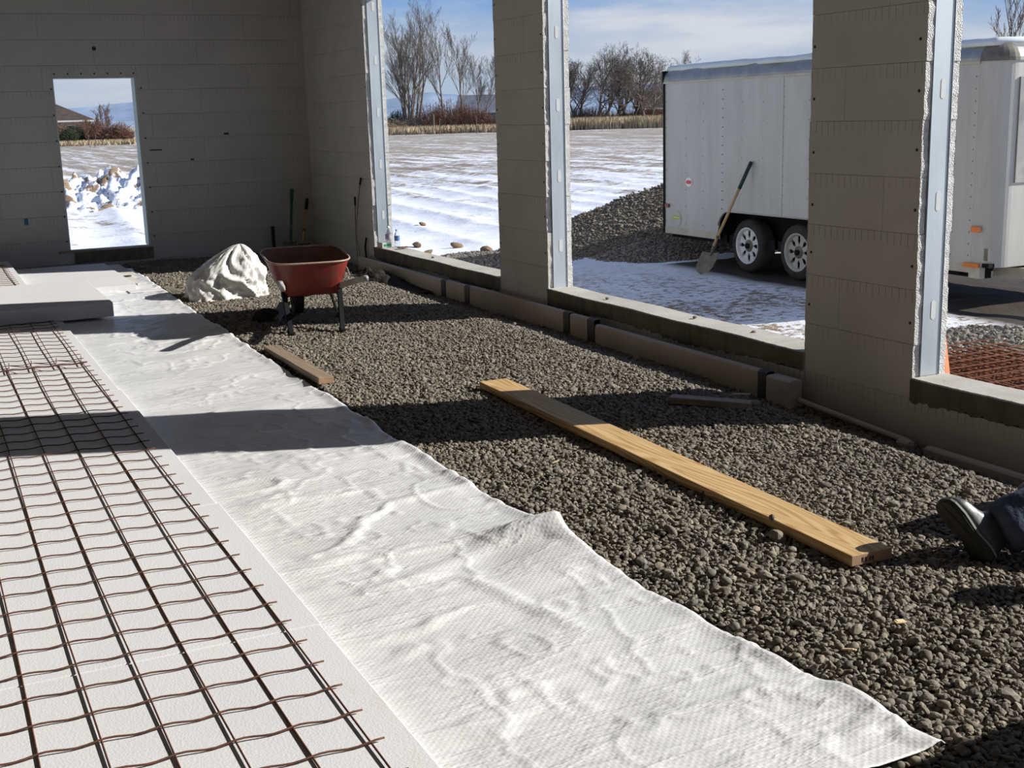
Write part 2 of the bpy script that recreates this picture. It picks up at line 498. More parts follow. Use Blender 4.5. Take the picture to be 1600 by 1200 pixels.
# ------------------------------------------------------------------ mesh building
class MB:
    def __init__(s):
        s.v = []
        s.f = []
        s.mi = []
        s.cur = 0

    def add(s, vs, fs):
        o = len(s.v)
        s.v.extend([tuple(p) for p in vs])
        s.f.extend([tuple(i + o for i in f) for f in fs])
        s.mi.extend([s.cur] * len(fs))
        return s

    def box(s, x0, x1, y0, y1, z0, z1, mat=None):
        vs = [(x, y, z) for x in (x0, x1) for y in (y0, y1) for z in (z0, z1)]
        if mat is not None:
            vs = [mat @ Vector(p) for p in vs]
        return s.add(vs, [(0, 1, 3, 2), (4, 6, 7, 5), (0, 4, 5, 1), (2, 3, 7, 6), (0, 2, 6, 4), (1, 5, 7, 3)])

    def beam(s, a, b, wd, ht, up=(0, 0, 1)):
        a = Vector(a)
        b = Vector(b)
        d = (b - a)
        L = d.length
        d.normalize()
        sd_ = d.cross(Vector(up)).normalized()
        u = sd_.cross(d)
        mt = Matrix(((d.x, sd_.x, u.x, a.x), (d.y, sd_.y, u.y, a.y), (d.z, sd_.z, u.z, a.z), (0, 0, 0, 1)))
        return s.box(0, L, -wd / 2, wd / 2, -ht / 2, ht / 2, mt)

    def tube(s, pts, rad, n=8, cap=True):
        pts = [Vector(p) for p in pts]
        if not hasattr(rad, '__len__'):
            rad = [rad] * len(pts)
        vs = []
        prev = None
        for i, p in enumerate(pts):
            d = (pts[min(i + 1, len(pts) - 1)] - pts[max(i - 1, 0)]).normalized()
            if prev is None:
                a = d.orthogonal().normalized()
            else:
                a = (prev - d * prev.dot(d))
                a = a.normalized() if a.length > 1e-6 else d.orthogonal().normalized()
            prev = a
            b = d.cross(a)
            for k in range(n):
                t = 2 * math.pi * k / n
                vs.append(p + (a * math.cos(t) + b * math.sin(t)) * rad[i])
        fs = []
        for i in range(len(pts) - 1):
            for k in range(n):
                k2 = (k + 1) % n
                fs.append((i * n + k, i * n + k2, (i + 1) * n + k2, (i + 1) * n + k))
        if cap:
            fs.append(tuple(range(n - 1, -1, -1)))
            fs.append(tuple((len(pts) - 1) * n + k for k in range(n)))
        return s.add(vs, fs)

    def rings(s, rings, cap=(True, True)):
        n = len(rings[0])
        vs = [p for r_ in rings for p in r_]
        fs = []
        for i in range(len(rings) - 1):
            for k in range(n):
                k2 = (k + 1) % n
                fs.append((i * n + k, i * n + k2, (i + 1) * n + k2, (i + 1) * n + k))
        if cap[0]:
            fs.append(tuple(range(n - 1, -1, -1)))
        if cap[1]:
            fs.append(tuple((len(rings) - 1) * n + k for k in range(n)))
        return s.add(vs, fs)

    def lathe(s, prof, n=24, mat=None, caps=(False, False)):
        rr = []
        for r_, z in prof:
            ring = [Vector((r_ * math.cos(2 * math.pi * k / n), r_ * math.sin(2 * math.pi * k / n), z)) for k in range(n)]
            if mat is not None:
                ring = [mat @ p for p in ring]
            rr.append(ring)
        return s.rings(rr, caps)

    def prism(s, poly, h, mat=None):
        n = len(poly)
        vs = [Vector((p[0], p[1], 0)) for p in poly] + [Vector((p[0], p[1], h)) for p in poly]
        if mat is not None:
            vs = [mat @ p for p in vs]
        fs = [tuple(range(n - 1, -1, -1)), tuple(range(n, 2 * n))] + [(k, (k + 1) % n, n + (k + 1) % n, n + k) for k in range(n)]
        return s.add(vs, fs)

    def mesh(s, name, mats, smooth=False):
        me = bpy.data.meshes.new(name)
        me.from_pydata(s.v, [], s.f)
        if not isinstance(mats, (list, tuple)):
            mats = [mats]
        for m_ in mats:
            me.materials.append(m_)
        if len(mats) > 1:
            me.polygons.foreach_set('material_index', s.mi)
        if smooth:
            me.polygons.foreach_set('use_smooth', [True] * len(me.polygons))
        me.update()
        return me

    def build(s, name, mats, parent=None, smooth=False, **kw):
        return place(name, s.mesh(name, mats, smooth), parent, **kw)


def place(name, me, parent=None, loc=None, rot=None, label=None, cat=None, group=None, kind=None):
    o = bpy.data.objects.new(name, me)
    COL.objects.link(o)
    if parent is not None:
        o.parent = parent
    if loc is not None:
        o.location = loc
    if rot is not None:
        o.rotation_euler = rot
    if label:
        o['label'] = label
    if cat:
        o['category'] = cat
    if group:
        o['group'] = group
    if kind:
        o['kind'] = kind
    return o


def thing(name, label, cat, loc=(0, 0, 0), rot=(0, 0, 0), group=None):
    return place(name, None, None, loc, rot, label, cat, group)


def bevel(o, w_=0.003, seg=2):
    b_ = o.modifiers.new('bevel', 'BEVEL')
    b_.width = w_
    b_.segments = seg
    b_.limit_method = 'ANGLE'
    return o


def grid_mesh(name, X, Y, Z, mats, smooth=True, keep=None):
    ny, nx = X.shape
    co = np.stack([X.ravel(), Y.ravel(), Z.ravel()], 1).astype(np.float32)
    i = np.arange(nx * ny).reshape(ny, nx)
    q = np.stack([i[:-1, :-1], i[:-1, 1:], i[1:, 1:], i[1:, :-1]], -1).reshape(-1, 4)
    if keep is not None:
        kk = keep[:-1, :-1] & keep[:-1, 1:] & keep[1:, 1:] & keep[1:, :-1]
        q = q[kk.ravel()]
    me = bpy.data.meshes.new(name)
    me.vertices.add(len(co))
    me.vertices.foreach_set('co', co.ravel())
    me.loops.add(len(q) * 4)
    me.loops.foreach_set('vertex_index', q.ravel().astype(np.int32))
    me.polygons.add(len(q))
    me.polygons.foreach_set('loop_start', np.arange(0, len(q) * 4, 4, dtype=np.int32))
    me.polygons.foreach_set('loop_total', np.full(len(q), 4, np.int32))
    if smooth:
        me.polygons.foreach_set('use_smooth', np.ones(len(q), bool))
    for m_ in (mats if isinstance(mats, list) else [mats]):
        me.materials.append(m_)
    me.update(calc_edges=True)
    return me


# ------------------------------------------------------------------ structure: outdoor ground
GZ = -0.30


def ground_z(x, y):
    d = np.hypot(x, y)
    fur = 1.0 - 2.0 * np.abs(np.sin((x * 0.99 - y * 0.10) * math.pi / 1.25 + 0.8 * fbm(x * 0.15, y * 0.06, 5))) ** 0.7
    z = GZ + 0.022 * fbm(x * 1.3, y * 1.3, 3) * 2 + 0.05 * fbm(x * 0.25, y * 0.25, 9)
    z = z + 0.042 * fur * sst(15, 24, d) * sst(90, 45, d)
    return z - 0.06 * sst(4, 8, x) * sst(14.5, 12, y) * 0.5


def axis_pts(a, b, fine0, fine1, h, growth=1.09):
    pts = list(np.arange(fine0, fine1, h))
    s = h
    x = pts[-1]
    while x < b:
        s *= growth
        x += s
        pts.append(x)
    s = h
    x = pts[0]
    left = []
    while x > a:
        s *= 1.07
        x -= s
        left.append(x)
    return np.array(left[::-1] + pts)


gx = axis_pts(-500, 700, 4.5, 13, 0.09, 1.024)
gy = axis_pts(-300, 900, 4, 20, 0.11, 1.020)
GX, GY = np.meshgrid(gx, gy)
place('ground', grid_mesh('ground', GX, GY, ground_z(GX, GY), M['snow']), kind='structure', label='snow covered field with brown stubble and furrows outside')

# ------------------------------------------------------------------ structure: floor
FZ = 0.04
EDGE_Y = np.array([1.9, 2.33, 2.385, 2.97, 3.52, 4.18, 4.35, 4.92, 6.55, 8.88, 10.8, 13.7, 15.9])
EDGE_X = np.array([1.0, 1.7, 2.255, 2.2, 2.158, 2.173, 2.17, 2.131, 2.138, 2.136, 2.15, 2.198, 2.2])


def sheet_edge(y):
    return np.interp(y, EDGE_Y, EDGE_X) + 0.012 * vnoise(y * 2, 0 * y, 4) + 0.012 * vnoise(y * 6, 0 * y, 8)


def floor_z(x, y):
    z = FZ - 0.012 + 0.030 * fbm(x * 1.1, y * 1.1, 21, 3)
    z = z - 0.05 * sst(4.12, 4.55, x) * sst(7, 5.2, y) - 0.062 * sst(4.12, 4.48, x)
    z = z + 0.05 * sst(2.1, 2.6, x) * sst(4.0, 3.2, x) * sst(1.5, 3.0, y) * sst(6.5, 4.5, y) * 0.25
    lim = np.interp(y, EDGE_Y[2:], EDGE_X[2:]) + 0.03
    return np.where((x < lim) & (y > 2.1), np.minimum(z, FZ - 0.022), z)


fx, fy = np.meshgrid(np.arange(-5.2, 4.78, 0.05), np.arange(-4.2, 15.95, 0.05))
floor = place('floor', grid_mesh('floor', fx, fy, floor_z(fx, fy), M['gravel']), kind='structure', label='pebble gravel floor bed of the unfinished building')

# pebble meshes
PEB = []
for k in range(6):
    bm_ = MB()
    r_ = random.Random(k)
    t = (1 + 5 ** 0.5) / 2
    vs_ = [Vector(p).normalized() for p in [(-1, t, 0), (1, t, 0), (-1, -t, 0), (1, -t, 0), (0, -1, t), (0, 1, t), (0, -1, -t), (0, 1, -t), (t, 0, -1), (t, 0, 1), (-t, 0, -1), (-t, 0, 1)]]
    fs_ = [(0, 11, 5), (0, 5, 1), (0, 1, 7), (0, 7, 10), (0, 10, 11), (1, 5, 9), (5, 11, 4), (11, 10, 2), (10, 7, 6), (7, 1, 8), (3, 9, 4), (3, 4, 2), (3, 2, 6), (3, 6, 8), (3, 8, 9), (4, 9, 5), (2, 4, 11), (6, 2, 10), (8, 6, 7), (9, 8, 1)]
    mid = {}
    nf = []

    def md(a, b):
        key = (min(a, b), max(a, b))
        if key not in mid:
            vs_.append(((vs_[a] + vs_[b]) / 2).normalized())
            mid[key] = len(vs_) - 1
        return mid[key]
    for a, b, c in fs_:
        ab, bc, ca = md(a, b), md(b, c), md(c, a)
        nf += [(a, ab, ca), (b, bc, ab), (c, ca, bc), (ab, bc, ca)]
    ax = [Vector((r_.uniform(-1, 1), r_.uniform(-1, 1), r_.uniform(-1, 1))).normalized() for _ in range(5)]
    out = []
    for p in vs_:
        q = 1.0
        for a in ax:
            dd = p.dot(a)
            if dd > 0.55:
                q *= 1 - 0.55 * (dd - 0.55)
        out.append(p * q * r_.uniform(0.95, 1.05))
    bm_.add(out, nf)
    PEB.append(bm_.mesh('pebble', M['pebble'], smooth=(k % 2 == 0)))


def pebble_scatter(name, pts, size, parent, kind='stuff', label=None, cat=None, loc=None, seed=1):
    """pts Nx3; size N; one stuff object whose geometry nodes draw the stones"""
    n = len(pts)
    rg = np.random.default_rng(seed)
    me = bpy.data.meshes.new(name)
    me.vertices.add(n)
    me.vertices.foreach_set('co', pts.astype(np.float32).ravel())
    rot = rg.uniform(0, 2 * math.pi, (n, 3)).astype(np.float32)
    rot[:, :2] = rg.normal(0, 0.45, (n, 2))
    sc = np.stack([size * rg.uniform(0.85, 1.35, n), size * rg.uniform(0.7, 1.05, n), size * rg.uniform(0.42, 0.72, n)], 1).astype(np.float32)
    for nm, arr in (('rot', rot), ('scl', sc)):
        at = me.attributes.new(nm, 'FLOAT_VECTOR', 'POINT')
        at.data.foreach_set('vector', arr.ravel())
    at = me.attributes.new('idx', 'INT', 'POINT')
    at.data.foreach_set('value', rg.integers(0, 4, n).astype(np.int32))
    me.materials.append(M['pebble'])
    o = place(name, me, parent, kind=kind, label=label, cat=cat)
    md_ = o.modifiers.new('stones', 'NODES')
    md_.node_group = PEB_GN
    return o


gt = bpy.data.node_groups.new('stones', 'GeometryNodeTree')
gt.interface.new_socket('Geometry', in_out='INPUT', socket_type='NodeSocketGeometry')
gt.interface.new_socket('Geometry', in_out='OUTPUT', socket_type='NodeSocketGeometry')
gi = gt.nodes.new('NodeGroupInput')
go = gt.nodes.new('NodeGroupOutput')
jn = gt.nodes.new('GeometryNodeJoinGeometry')
for k in range(4):
    ic = gt.nodes.new('GeometryNodeMeshIcoSphere')
    ic.inputs['Radius'].default_value = 1
    ic.inputs['Subdivisions'].default_value = 2
    sp_ = gt.nodes.new('GeometryNodeSetPosition')
    nz_ = gt.nodes.new('ShaderNodeTexNoise')
    nz_.inputs['Scale'].default_value = 0.85
    nz_.inputs['Detail'].default_value = 1.5
    po = gt.nodes.new('GeometryNodeInputPosition')
    va = gt.nodes.new('ShaderNodeVectorMath')
    va.operation = 'ADD'
    va.inputs[1].default_value = (k * 7.3 + 1, k * 3.1, k * 5.7)
    gt.links.new(po.outputs[0], va.inputs[0])
    gt.links.new(va.outputs[0], nz_.inputs['Vector'])
    vb = gt.nodes.new('ShaderNodeVectorMath')
    vb.operation = 'SUBTRACT'
    vb.inputs[1].default_value = (0.5, 0.5, 0.5)
    gt.links.new(nz_.outputs['Color'], vb.inputs[0])
    vc = gt.nodes.new('ShaderNodeVectorMath')
    vc.operation = 'SCALE'
    vc.inputs['Scale'].default_value = 1.5
    gt.links.new(vb.outputs[0], vc.inputs[0])
    gt.links.new(ic.outputs[0], sp_.inputs['Geometry'])
    gt.links.new(vc.outputs[0], sp_.inputs['Offset'])
    sm = gt.nodes.new('GeometryNodeSetMaterial')
    sm.inputs['Material'].default_value = M['pebble']
    gt.links.new(sp_.outputs[0], sm.inputs[0])
    gti = gt.nodes.new('GeometryNodeGeometryToInstance')
    gt.links.new(sm.outputs[0], gti.inputs[0])
    gt.links.new(gti.outputs[0], jn.inputs[0])
ip = gt.nodes.new('GeometryNodeInstanceOnPoints')
gt.links.new(gi.outputs[0], ip.inputs['Points'])
gt.links.new(jn.outputs[0], ip.inputs['Instance'])
ip.inputs['Pick Instance'].default_value = True
for nm, sock, ty in (('idx', 'Instance Index', 'INT'), ('rot', 'Rotation', 'FLOAT_VECTOR'), ('scl', 'Scale', 'FLOAT_VECTOR')):
    na = gt.nodes.new('GeometryNodeInputNamedAttribute')
    na.data_type = ty
    na.inputs['Name'].default_value = nm
    gt.links.new(na.outputs['Attribute'], ip.inputs[sock])
gt.links.new(ip.outputs[0], go.inputs[0])
PEB_GN = gt


def jitter(x0, x1, y0, y1, h, seed):
    rg = np.random.default_rng(seed)
    a, b = np.meshgrid(np.arange(x0, x1, h), np.arange(y0, y1, h))
    a = a.ravel() + rg.uniform(-h * .5, h * .5, a.size)
    b = b.ravel() + rg.uniform(-h * .5, h * .5, b.size)
    return a, b


px_, py_ = jitter(1.6, 4.66, 0.6, 15.7, 0.0187, 3)
ok = ~((py_ > np.interp(px_, [0.9, 1.75, 2.26], [2.15, 2.30, 2.385]) - 0.03) & (px_ < np.interp(py_, EDGE_Y[2:], EDGE_X[2:]) - 0.025))
ok &= ~((py_ > 13.2) & (px_ < 2.18))
px_, py_ = px_[ok], py_[ok]
sz_ = 0.0089 * np.exp(rng.normal(0, 0.25, px_.size)) + 0.002
big = rng.random(px_.size) < 0.012
sz_[big] *= 1.6
pz_ = floor_z(px_, py_) + sz_ * 0.35 + rng.uniform(0, 0.012, px_.size)
# the 300 stones that show largest become parts of their own
_vis = (px_ < py_ * 1.08) & (py_ > 2.1) & (px_ > 1.4)
_d = np.hypot(px_, py_)
score = np.where(_vis, sz_ / _d, 0)
idx = np.argsort(-score)[:290]
rest = np.ones(px_.size, bool)
rest[idx] = False
pebble_scatter('gravel_pebbles', np.stack([px_, py_, pz_], 1)[rest], sz_[rest], floor, seed=5)
for n_, i in enumerate(idx):
    o = bpy.data.objects.new('pebble', PEB[n_ % 6])
    COL.objects.link(o)
    o.parent = floor
    s_ = sz_[i] * 1.1
    o.location = (px_[i], py_[i], pz_[i] + s_ * 0.15)
    o.rotation_euler = (rng.normal(0, .4), rng.normal(0, .4), rng.uniform(0, 6.3))
    o.scale = (s_ * 1.25, s_ * 0.95, s_ * 0.7)

# ------------------------------------------------------------------ structure: walls
WX, WX2 = 4.70, 4.93
SILL = 0.265
TOP = 3.45
CH_ = 0.2935
_cache = {}


def block(parent, c, s_, mt, name='form_block', label=None):
    key = (tuple(round(v_, 4) for v_ in s_), mt.name)
    if key not in _cache:
        _cache[key] = MB().box(-s_[0] / 2, s_[0] / 2, -s_[1] / 2, s_[1] / 2, -s_[2] / 2, s_[2] / 2).mesh(name, mt)
    return place(name, _cache[key], parent, loc=c, label=label)


# right wall: piers between window openings
PIERS = [(-4.2, -3.0), (0.05, 0.93), (4.88, 5.775), (9.11, 10.05), (13.45, 15.8)]
core = MB()
for a, b in PIERS:
    core.box(WX + 0.045, WX2 - 0.045, a + 0.02, b - (0.02 if b < 15 else 0), -0.5, TOP)
core.box(WX + 0.055, WX2 - 0.055, -4.2, 15.8, -0.5, SILL - 0.09)
core.box(WX + 0.02, WX2 - 0.02, -4.2, 15.8, 3.05, TOP)
wall_r = core.build('wall_right', M['core'], kind='structure', label='right wall of stacked insulating foam forms with four window openings')
JZ = [0.1465 + CH_ * k for k in range(-2, 12)]


def ragged(a, b, z0, z1, x0, x1, seed, amp, side):
    """a form layer piece whose window edge is roughly cut"""
    r2 = random.Random(seed)
    mb = MB()
    n = 9
    rows_ = []
    off = r2.uniform(-amp, amp)
    for i in range(n + 1):
        z = z0 + (z1 - z0) * i / n
        ja = a + (off + r2.uniform(-0.003, 0.003) if side & 1 else 0)
        jb = b + (off + r2.uniform(-0.003, 0.003) if side & 2 else 0)
        rows_.append([(x0, ja, z), (x1, ja, z), (x1, jb, z), (x0, jb, z)])
    mb.rings(rows_)
    return mb


for pi, (a, b) in enumerate(PIERS):
    inview = pi >= 2
    for k in range(len(JZ) - 1):
        z0, z1 = JZ[k], JZ[k + 1]
        z0c, z1c = max(z0, -0.4), min(z1, TOP)
        if z1c - z0c < 0.05:
            continue
        segs = [(a, b)]
        if z1c <= SILL + 0.02 or z0c < SILL:      # the first course above the joint spans into the sill zone
            pass
        if pi == 2 and k % 4 == 1:
            segs = [(a, a + 0.27), (a + 0.27, b)]
        elif pi == 2 and k % 4 == 3:
            segs = [(a, a + 0.60), (a + 0.60, b)]
        elif pi == 4:
            c_ = a + 0.55 + 0.6 * (k % 2)
            segs = [(a, c_), (c_, b)]
        elif pi == 3 and k % 3 == 0:
            segs = [(a, a + 0.35), (a + 0.35, b)]
        for si, (s0, s1) in enumerate(segs):
            g0 = 0.001 if si else 0.0
            for lay, (x0, x1) in enumerate(((WX, WX + 0.046), (WX2 - 0.046, WX2))):
                wob = random.Random(pi * 100 + k * 3 + lay).uniform(-0.004, 0.006)
                side = (1 if si == 0 else 0) | (2 if (si == len(segs) - 1 and pi != 4) else 0)
                mb = ragged(s0 + g0, s1 - (0.001 if si < len(segs) - 1 else 0), z0c + 0.001, z1c - 0.001, x0 if lay == 0 else x0, x1 if lay == 0 else x1 + wob, pi * 1000 + k * 10 + si + lay * 500, 0.006, side)
                # roughly cut faces get the cut foam, the flat faces the form skin
                me = mb.mesh('form_block', [M['icf'], M['cut']])
                for pl in me.polygons:
                    if abs(pl.normal.y) > 0.7:
                        pl.material_index = 1
                place('form_block', me, wall_r)
    # galvanised bucks on both ends, with oblong holes and screws
    for yy, s_ in ((a, -1), (b, 1)):
        if pi == 4 and s_ == 1:
            continue
        bk = MB()
        bk.box(WX + 0.047, WX2 - 0.047, min(yy, yy + s_ * 0.004), max(yy, yy + s_ * 0.004), SILL, TOP - 0.4)
        bk.box(WX + 0.047, WX + 0.050, min(yy + s_ * 0.004, yy + s_ * 0.010), max(yy + s_ * 0.004, yy + s_ * 0.010), SILL, TOP - 0.4)
        bk.box(WX2 - 0.050, WX2 - 0.047, min(yy + s_ * 0.004, yy + s_ * 0.010), max(yy + s_ * 0.004, yy + s_ * 0.010), SILL, TOP - 0.4)
        bko = bk.build('steel_buck', M['galv'], wall_r, label='galvanised steel jamb plate with oblong slots')
        if s_ == -1 and pi >= 1:
            for z in np.arange(0.62, 3.0, 0.575):
                pts_ = [(0.016 * math.cos(t_) , 0.016 * math.sin(t_) + (0.035 if math.sin(t_) >= 0 else -0.035)) for t_ in np.linspace(0.01, 2 * math.pi, 18, endpoint=False)]
                mt_ = Matrix.Translation(((WX + WX2) / 2 + 0.008, yy - 0.003, z)) @ Matrix.Rotation(R(90), 4, 'X')
                MB().prism(pts_, 0.003, mt_).build('slot', M['slot'], bko, label='oblong slot showing pale filling')
    # screws along the pier edges
    if inview:
        for k in range(len(JZ) - 1):
            zc = JZ[k] + 0.13
            if zc < 0.3:
                continue
            for yy in (a + 0.035, b - 0.035):
                if yy > 15:
                    continue
                mt_ = Matrix.Translation((WX, yy + random.uniform(-.006, .006), zc + random.uniform(-.02, .02))) @ Matrix.Rotation(R(-90), 4, 'Y')
                MB().lathe([(0.0001, 0.004), (0.008, 0.003), (0.009, 0.0)], 10, mt_).build('screw', M['screw'], wall_r)

# band of wall under the openings and the concrete sills
OPEN = [(-3.0, 0.05), (0.93, 4.88), (5.775, 9.11), (10.05, 13.45)]
for oi_, (a, b) in enumerate(OPEN):
    # foam courses below the sill, top edge broken
    for lay, (x0, x1) in enumerate(((WX, WX + 0.057), (WX2 - 0.057, WX2))):
        cuts = [a, a + 1.2, a + 2.4, b]
        for j in range(3):
            s0, s1 = cuts[j] + 0.001, cuts[j + 1] - 0.001
            block(wall_r, ((x0 + x1) / 2, (s0 + s1) / 2, (-0.14 - 0.4) / 2 - 0.0), (x1 - x0, s1 - s0, 0.255), M['icf'])
            block(wall_r, ((x0 + x1) / 2, (s0 + s1) / 2, (0.1435 - 0.137) / 2), (x1 - x0, s1 - s0, 0.280), M['icf'])
    # concrete cap: flat top, damp inner face with a ragged lower edge
    n = int((b - a) / 0.025)
    top = MB()
    vs_, fs_ = [], []
    r2 = random.Random(oi_)
    for i in range(n + 1):
        y = a - 0.004 + (b - a + 0.008) * i / n
        lo = 0.135 + 0.016 * math.sin(y * 3.1 + oi_) + r2.uniform(-0.012, 0.012)
        zt = SILL + 0.003 * math.sin(y * 5) + r2.uniform(-0.001, 0.001)
        vs_ += [(WX - 0.010, y, lo), (WX - 0.012, y, zt - 0.006), (WX - 0.004, y, zt), (WX2 + 0.005, y, zt), (WX2 + 0.006, y, lo)]
    for i in range(n):
        o5 = i * 5
        for k in range(4):
            fs_.append((o5 + k, o5 + k + 5, o5 + k + 6, o5 + k + 1))
        fs_.append((o5 + 4, o5 + 9, o5 + 5, o5))
    fs_.append((0, 1, 2, 3, 4))
    fs_.append(tuple(n * 5 + k for k in (4, 3, 2, 1, 0)))
    top.add(vs_, fs_)
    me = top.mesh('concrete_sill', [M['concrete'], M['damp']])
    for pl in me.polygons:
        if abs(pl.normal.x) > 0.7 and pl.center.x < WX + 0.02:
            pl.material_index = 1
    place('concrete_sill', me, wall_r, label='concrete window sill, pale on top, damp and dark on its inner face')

# header over the right wall openings
for a, b in OPEN:
    for z0, z1 in ((3.05, 3.24), (3.245, TOP)):
        for x0, x1 in ((WX, WX + 0.057), (WX2 - 0.057, WX2)):
            block(wall_r, ((x0 + x1) / 2, (a + b) / 2, (z0 + z1) / 2), (x1 - x0, b - a, z1 - z0), M['icf'])

# back wall with a window opening
BY, BY2 = 15.8, 16.03
HX0, HX1, HZ0, HZ1 = 1.62, 2.59, 0.24, 2.28
core = MB()
core.box(-5.2, HX0 - 0.012, BY + 0.055, BY2 - 0.055, -0.5, TOP)
core.box(HX1 + 0.012, WX2 - 0.06, BY + 0.055, BY2 - 0.055, -0.5, TOP)
core.box(HX0 - 0.02, HX1 + 0.02, BY + 0.055, BY2 - 0.055, -0.5, HZ0 - 0.02)
core.box(HX0 - 0.02, HX1 + 0.02, BY + 0.055, BY2 - 0.055, HZ1 + 0.012, TOP)
wall_b = core.build('wall_back', M['core'], kind='structure', label='back wall of pale foam forms in shade with one tall window opening')
for k in range(-1, 12):
    z0 = 0.0735 + CH_ * k
    z1 = min(z0 + CH_, TOP)
    z0 = max(z0, -0.3)
    xs = list(np.arange(-5.2 + (0.61 if k % 2 else 0.0) - 1.22, 6, 1.22))
    for x0 in xs:
        x1 = x0 + 1.22
        a, b = max(x0, -5.2), min(x1, WX2)
        if b - a < 0.03:
            continue
        cells = [(a, b, z0, z1)]
        if b > HX0 and a < HX1 and z1 > HZ0 and z0 < HZ1:
            cells = []
            if a < HX0:
                cells.append((a, HX0, z0, z1))
            if b > HX1:
                cells.append((HX1, b, z0, z1))
            ia, ib = max(a, HX0), min(b, HX1)
            if z0 < HZ0:
                cells.append((ia, ib, z0, HZ0))
            if z1 > HZ1:
                cells.append((ia, ib, HZ1, z1))
        for (c0, c1, d0, d1) in cells:
            if c1 - c0 < 0.02 or d1 - d0 < 0.02:
                continue
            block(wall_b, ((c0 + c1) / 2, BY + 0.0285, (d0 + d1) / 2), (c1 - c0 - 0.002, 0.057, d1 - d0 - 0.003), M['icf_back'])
block(wall_b, (-0.1, BY2 - 0.0285, 1.5), (3.4, 0.057, 3.9), M['icf'], 'outer_form')
block(wall_b, (3.775, BY2 - 0.0285, 1.5), (2.35, 0.057, 3.9), M['icf'], 'outer_form')
block(wall_b, (2.1, BY2 - 0.0285, -0.1), (0.98, 0.057, 0.66), M['icf'], 'outer_form')
# pale jamb liner and sill of the back window
jl = MB().box(HX1 - 0.03, HX1 + 0.0, BY - 0.004, BY2 + 0.01, HZ0, HZ1)
jl.build('jamb_liner', simple('pale_green_steel', (0.42, 0.50, 0.46), (0.50, 0.58, 0.54), 3, rough=0.5), wall_b, label='pale green grey steel jamb liner')
MB().box(HX0 - 0.0, HX0 + 0.012, BY - 0.004, BY2 + 0.01, HZ0, HZ1).build('jamb_liner', M['galv'], wall_b, label='thin steel jamb liner')
MB().box(HX0, HX1, BY - 0.002, BY2 + 0.01, HZ1 - 0.012, HZ1).build('head_liner', M['galv'], wall_b)
MB().box(HX0 + 0.05, HX1 + 0.02, BY - 0.012, BY2 + 0.01, HZ0 - 0.16, HZ0 - 0.02).build('window_sill', M['damp'], wall_b, label='dark damp concrete sill under the back window')
MB().box(HX0 - 0.12, HX0 + 0.3, BY - 0.03, BY + 0.03, HZ0 - 0.025, HZ0 + 0.0).build('sill_board', M['oldwood'], wall_b, label='thin dark board at the lower corner of the back window')
for i in range(7):
    for (x_, z_) in (((HX0 + 0.03 + i * 0.152), HZ1 + 0.045), (HX1 + 0.045, 0.35 + i * 0.30), (HX0 - 0.02, 0.35 + i * 0.30)):
        mt_ = Matrix.Translation((x_, BY, z_)) @ Matrix.Rotation(R(90), 4, 'X')
        MB().lathe([(0.0001, 0.005), (0.010, 0.003), (0.011, 0.0)], 8, mt_).build('screw', M['screw'], wall_b)
# loose marks on the back wall: blue tape, a hole, a slit
MB().box(1.14, 1.185, BY - 0.003, BY, 0.58, 0.655).build('tape_patch', M['bluetape'], wall_b, label='small blue tape patch')
MB().lathe([(0.001, 0.004), (0.022, 0.003), (0.026, 0)], 10, Matrix.Translation((2.13, BY, 2.615)) @ Matrix.Rotation(R(90), 4, 'X')).build('hole', M['screw'], wall_b, label='small black hole')
MB().box(2.67, 2.82, BY - 0.003, BY, 1.395, 1.41).build('slit', M['screw'], wall_b, label='short black slit')
MB().box(3.60, 3.66, BY - 0.003, BY, 1.56, 1.585).build('patch', M['screw'], wall_b, label='small dark patch')
MB().box(3.16, 3.20, BY - 0.003, BY, 1.26, 1.28).build('patch', M['screw'], wall_b, label='small dark patch')

# walls behind and left of the camera, ceiling
MB().box(-5.4, -5.2, -4.2, 16.03, -0.5, TOP).build('wall_left', M['icf'], kind='structure', label='left foam form wall out of view')
MB().box(-5.4, WX2, -4.4, -4.2, -0.5, TOP).build('wall_front', M['icf'], kind='structure', label='foam form wall behind the viewpoint')
MB().box(-5.4, WX2 + 0.2, -4.4, BY2 + 0.2, TOP, TOP + 0.2).build('ceiling', M['ceil'], kind='structure', label='wooden ceiling deck out of view')


# ------------------------------------------------------------------ floor insulation boards and sheet
def foam(name, x0, x1, y0, y1, z0, z1, label, group=None, rz=0.0, mt=None):
    cx, cy = (x0 + x1) / 2, (y0 + y1) / 2
    mb = MB().box(x0 - cx, x1 - cx, y0 - cy, y1 - cy, 0, z1 - z0)
    o = mb.build(name, mt or M['eps'], loc=(cx, cy, z0), rot=(0, 0, rz), label=label, cat='foam board', group=group)
    bevel(o, 0.004, 2)
    return o


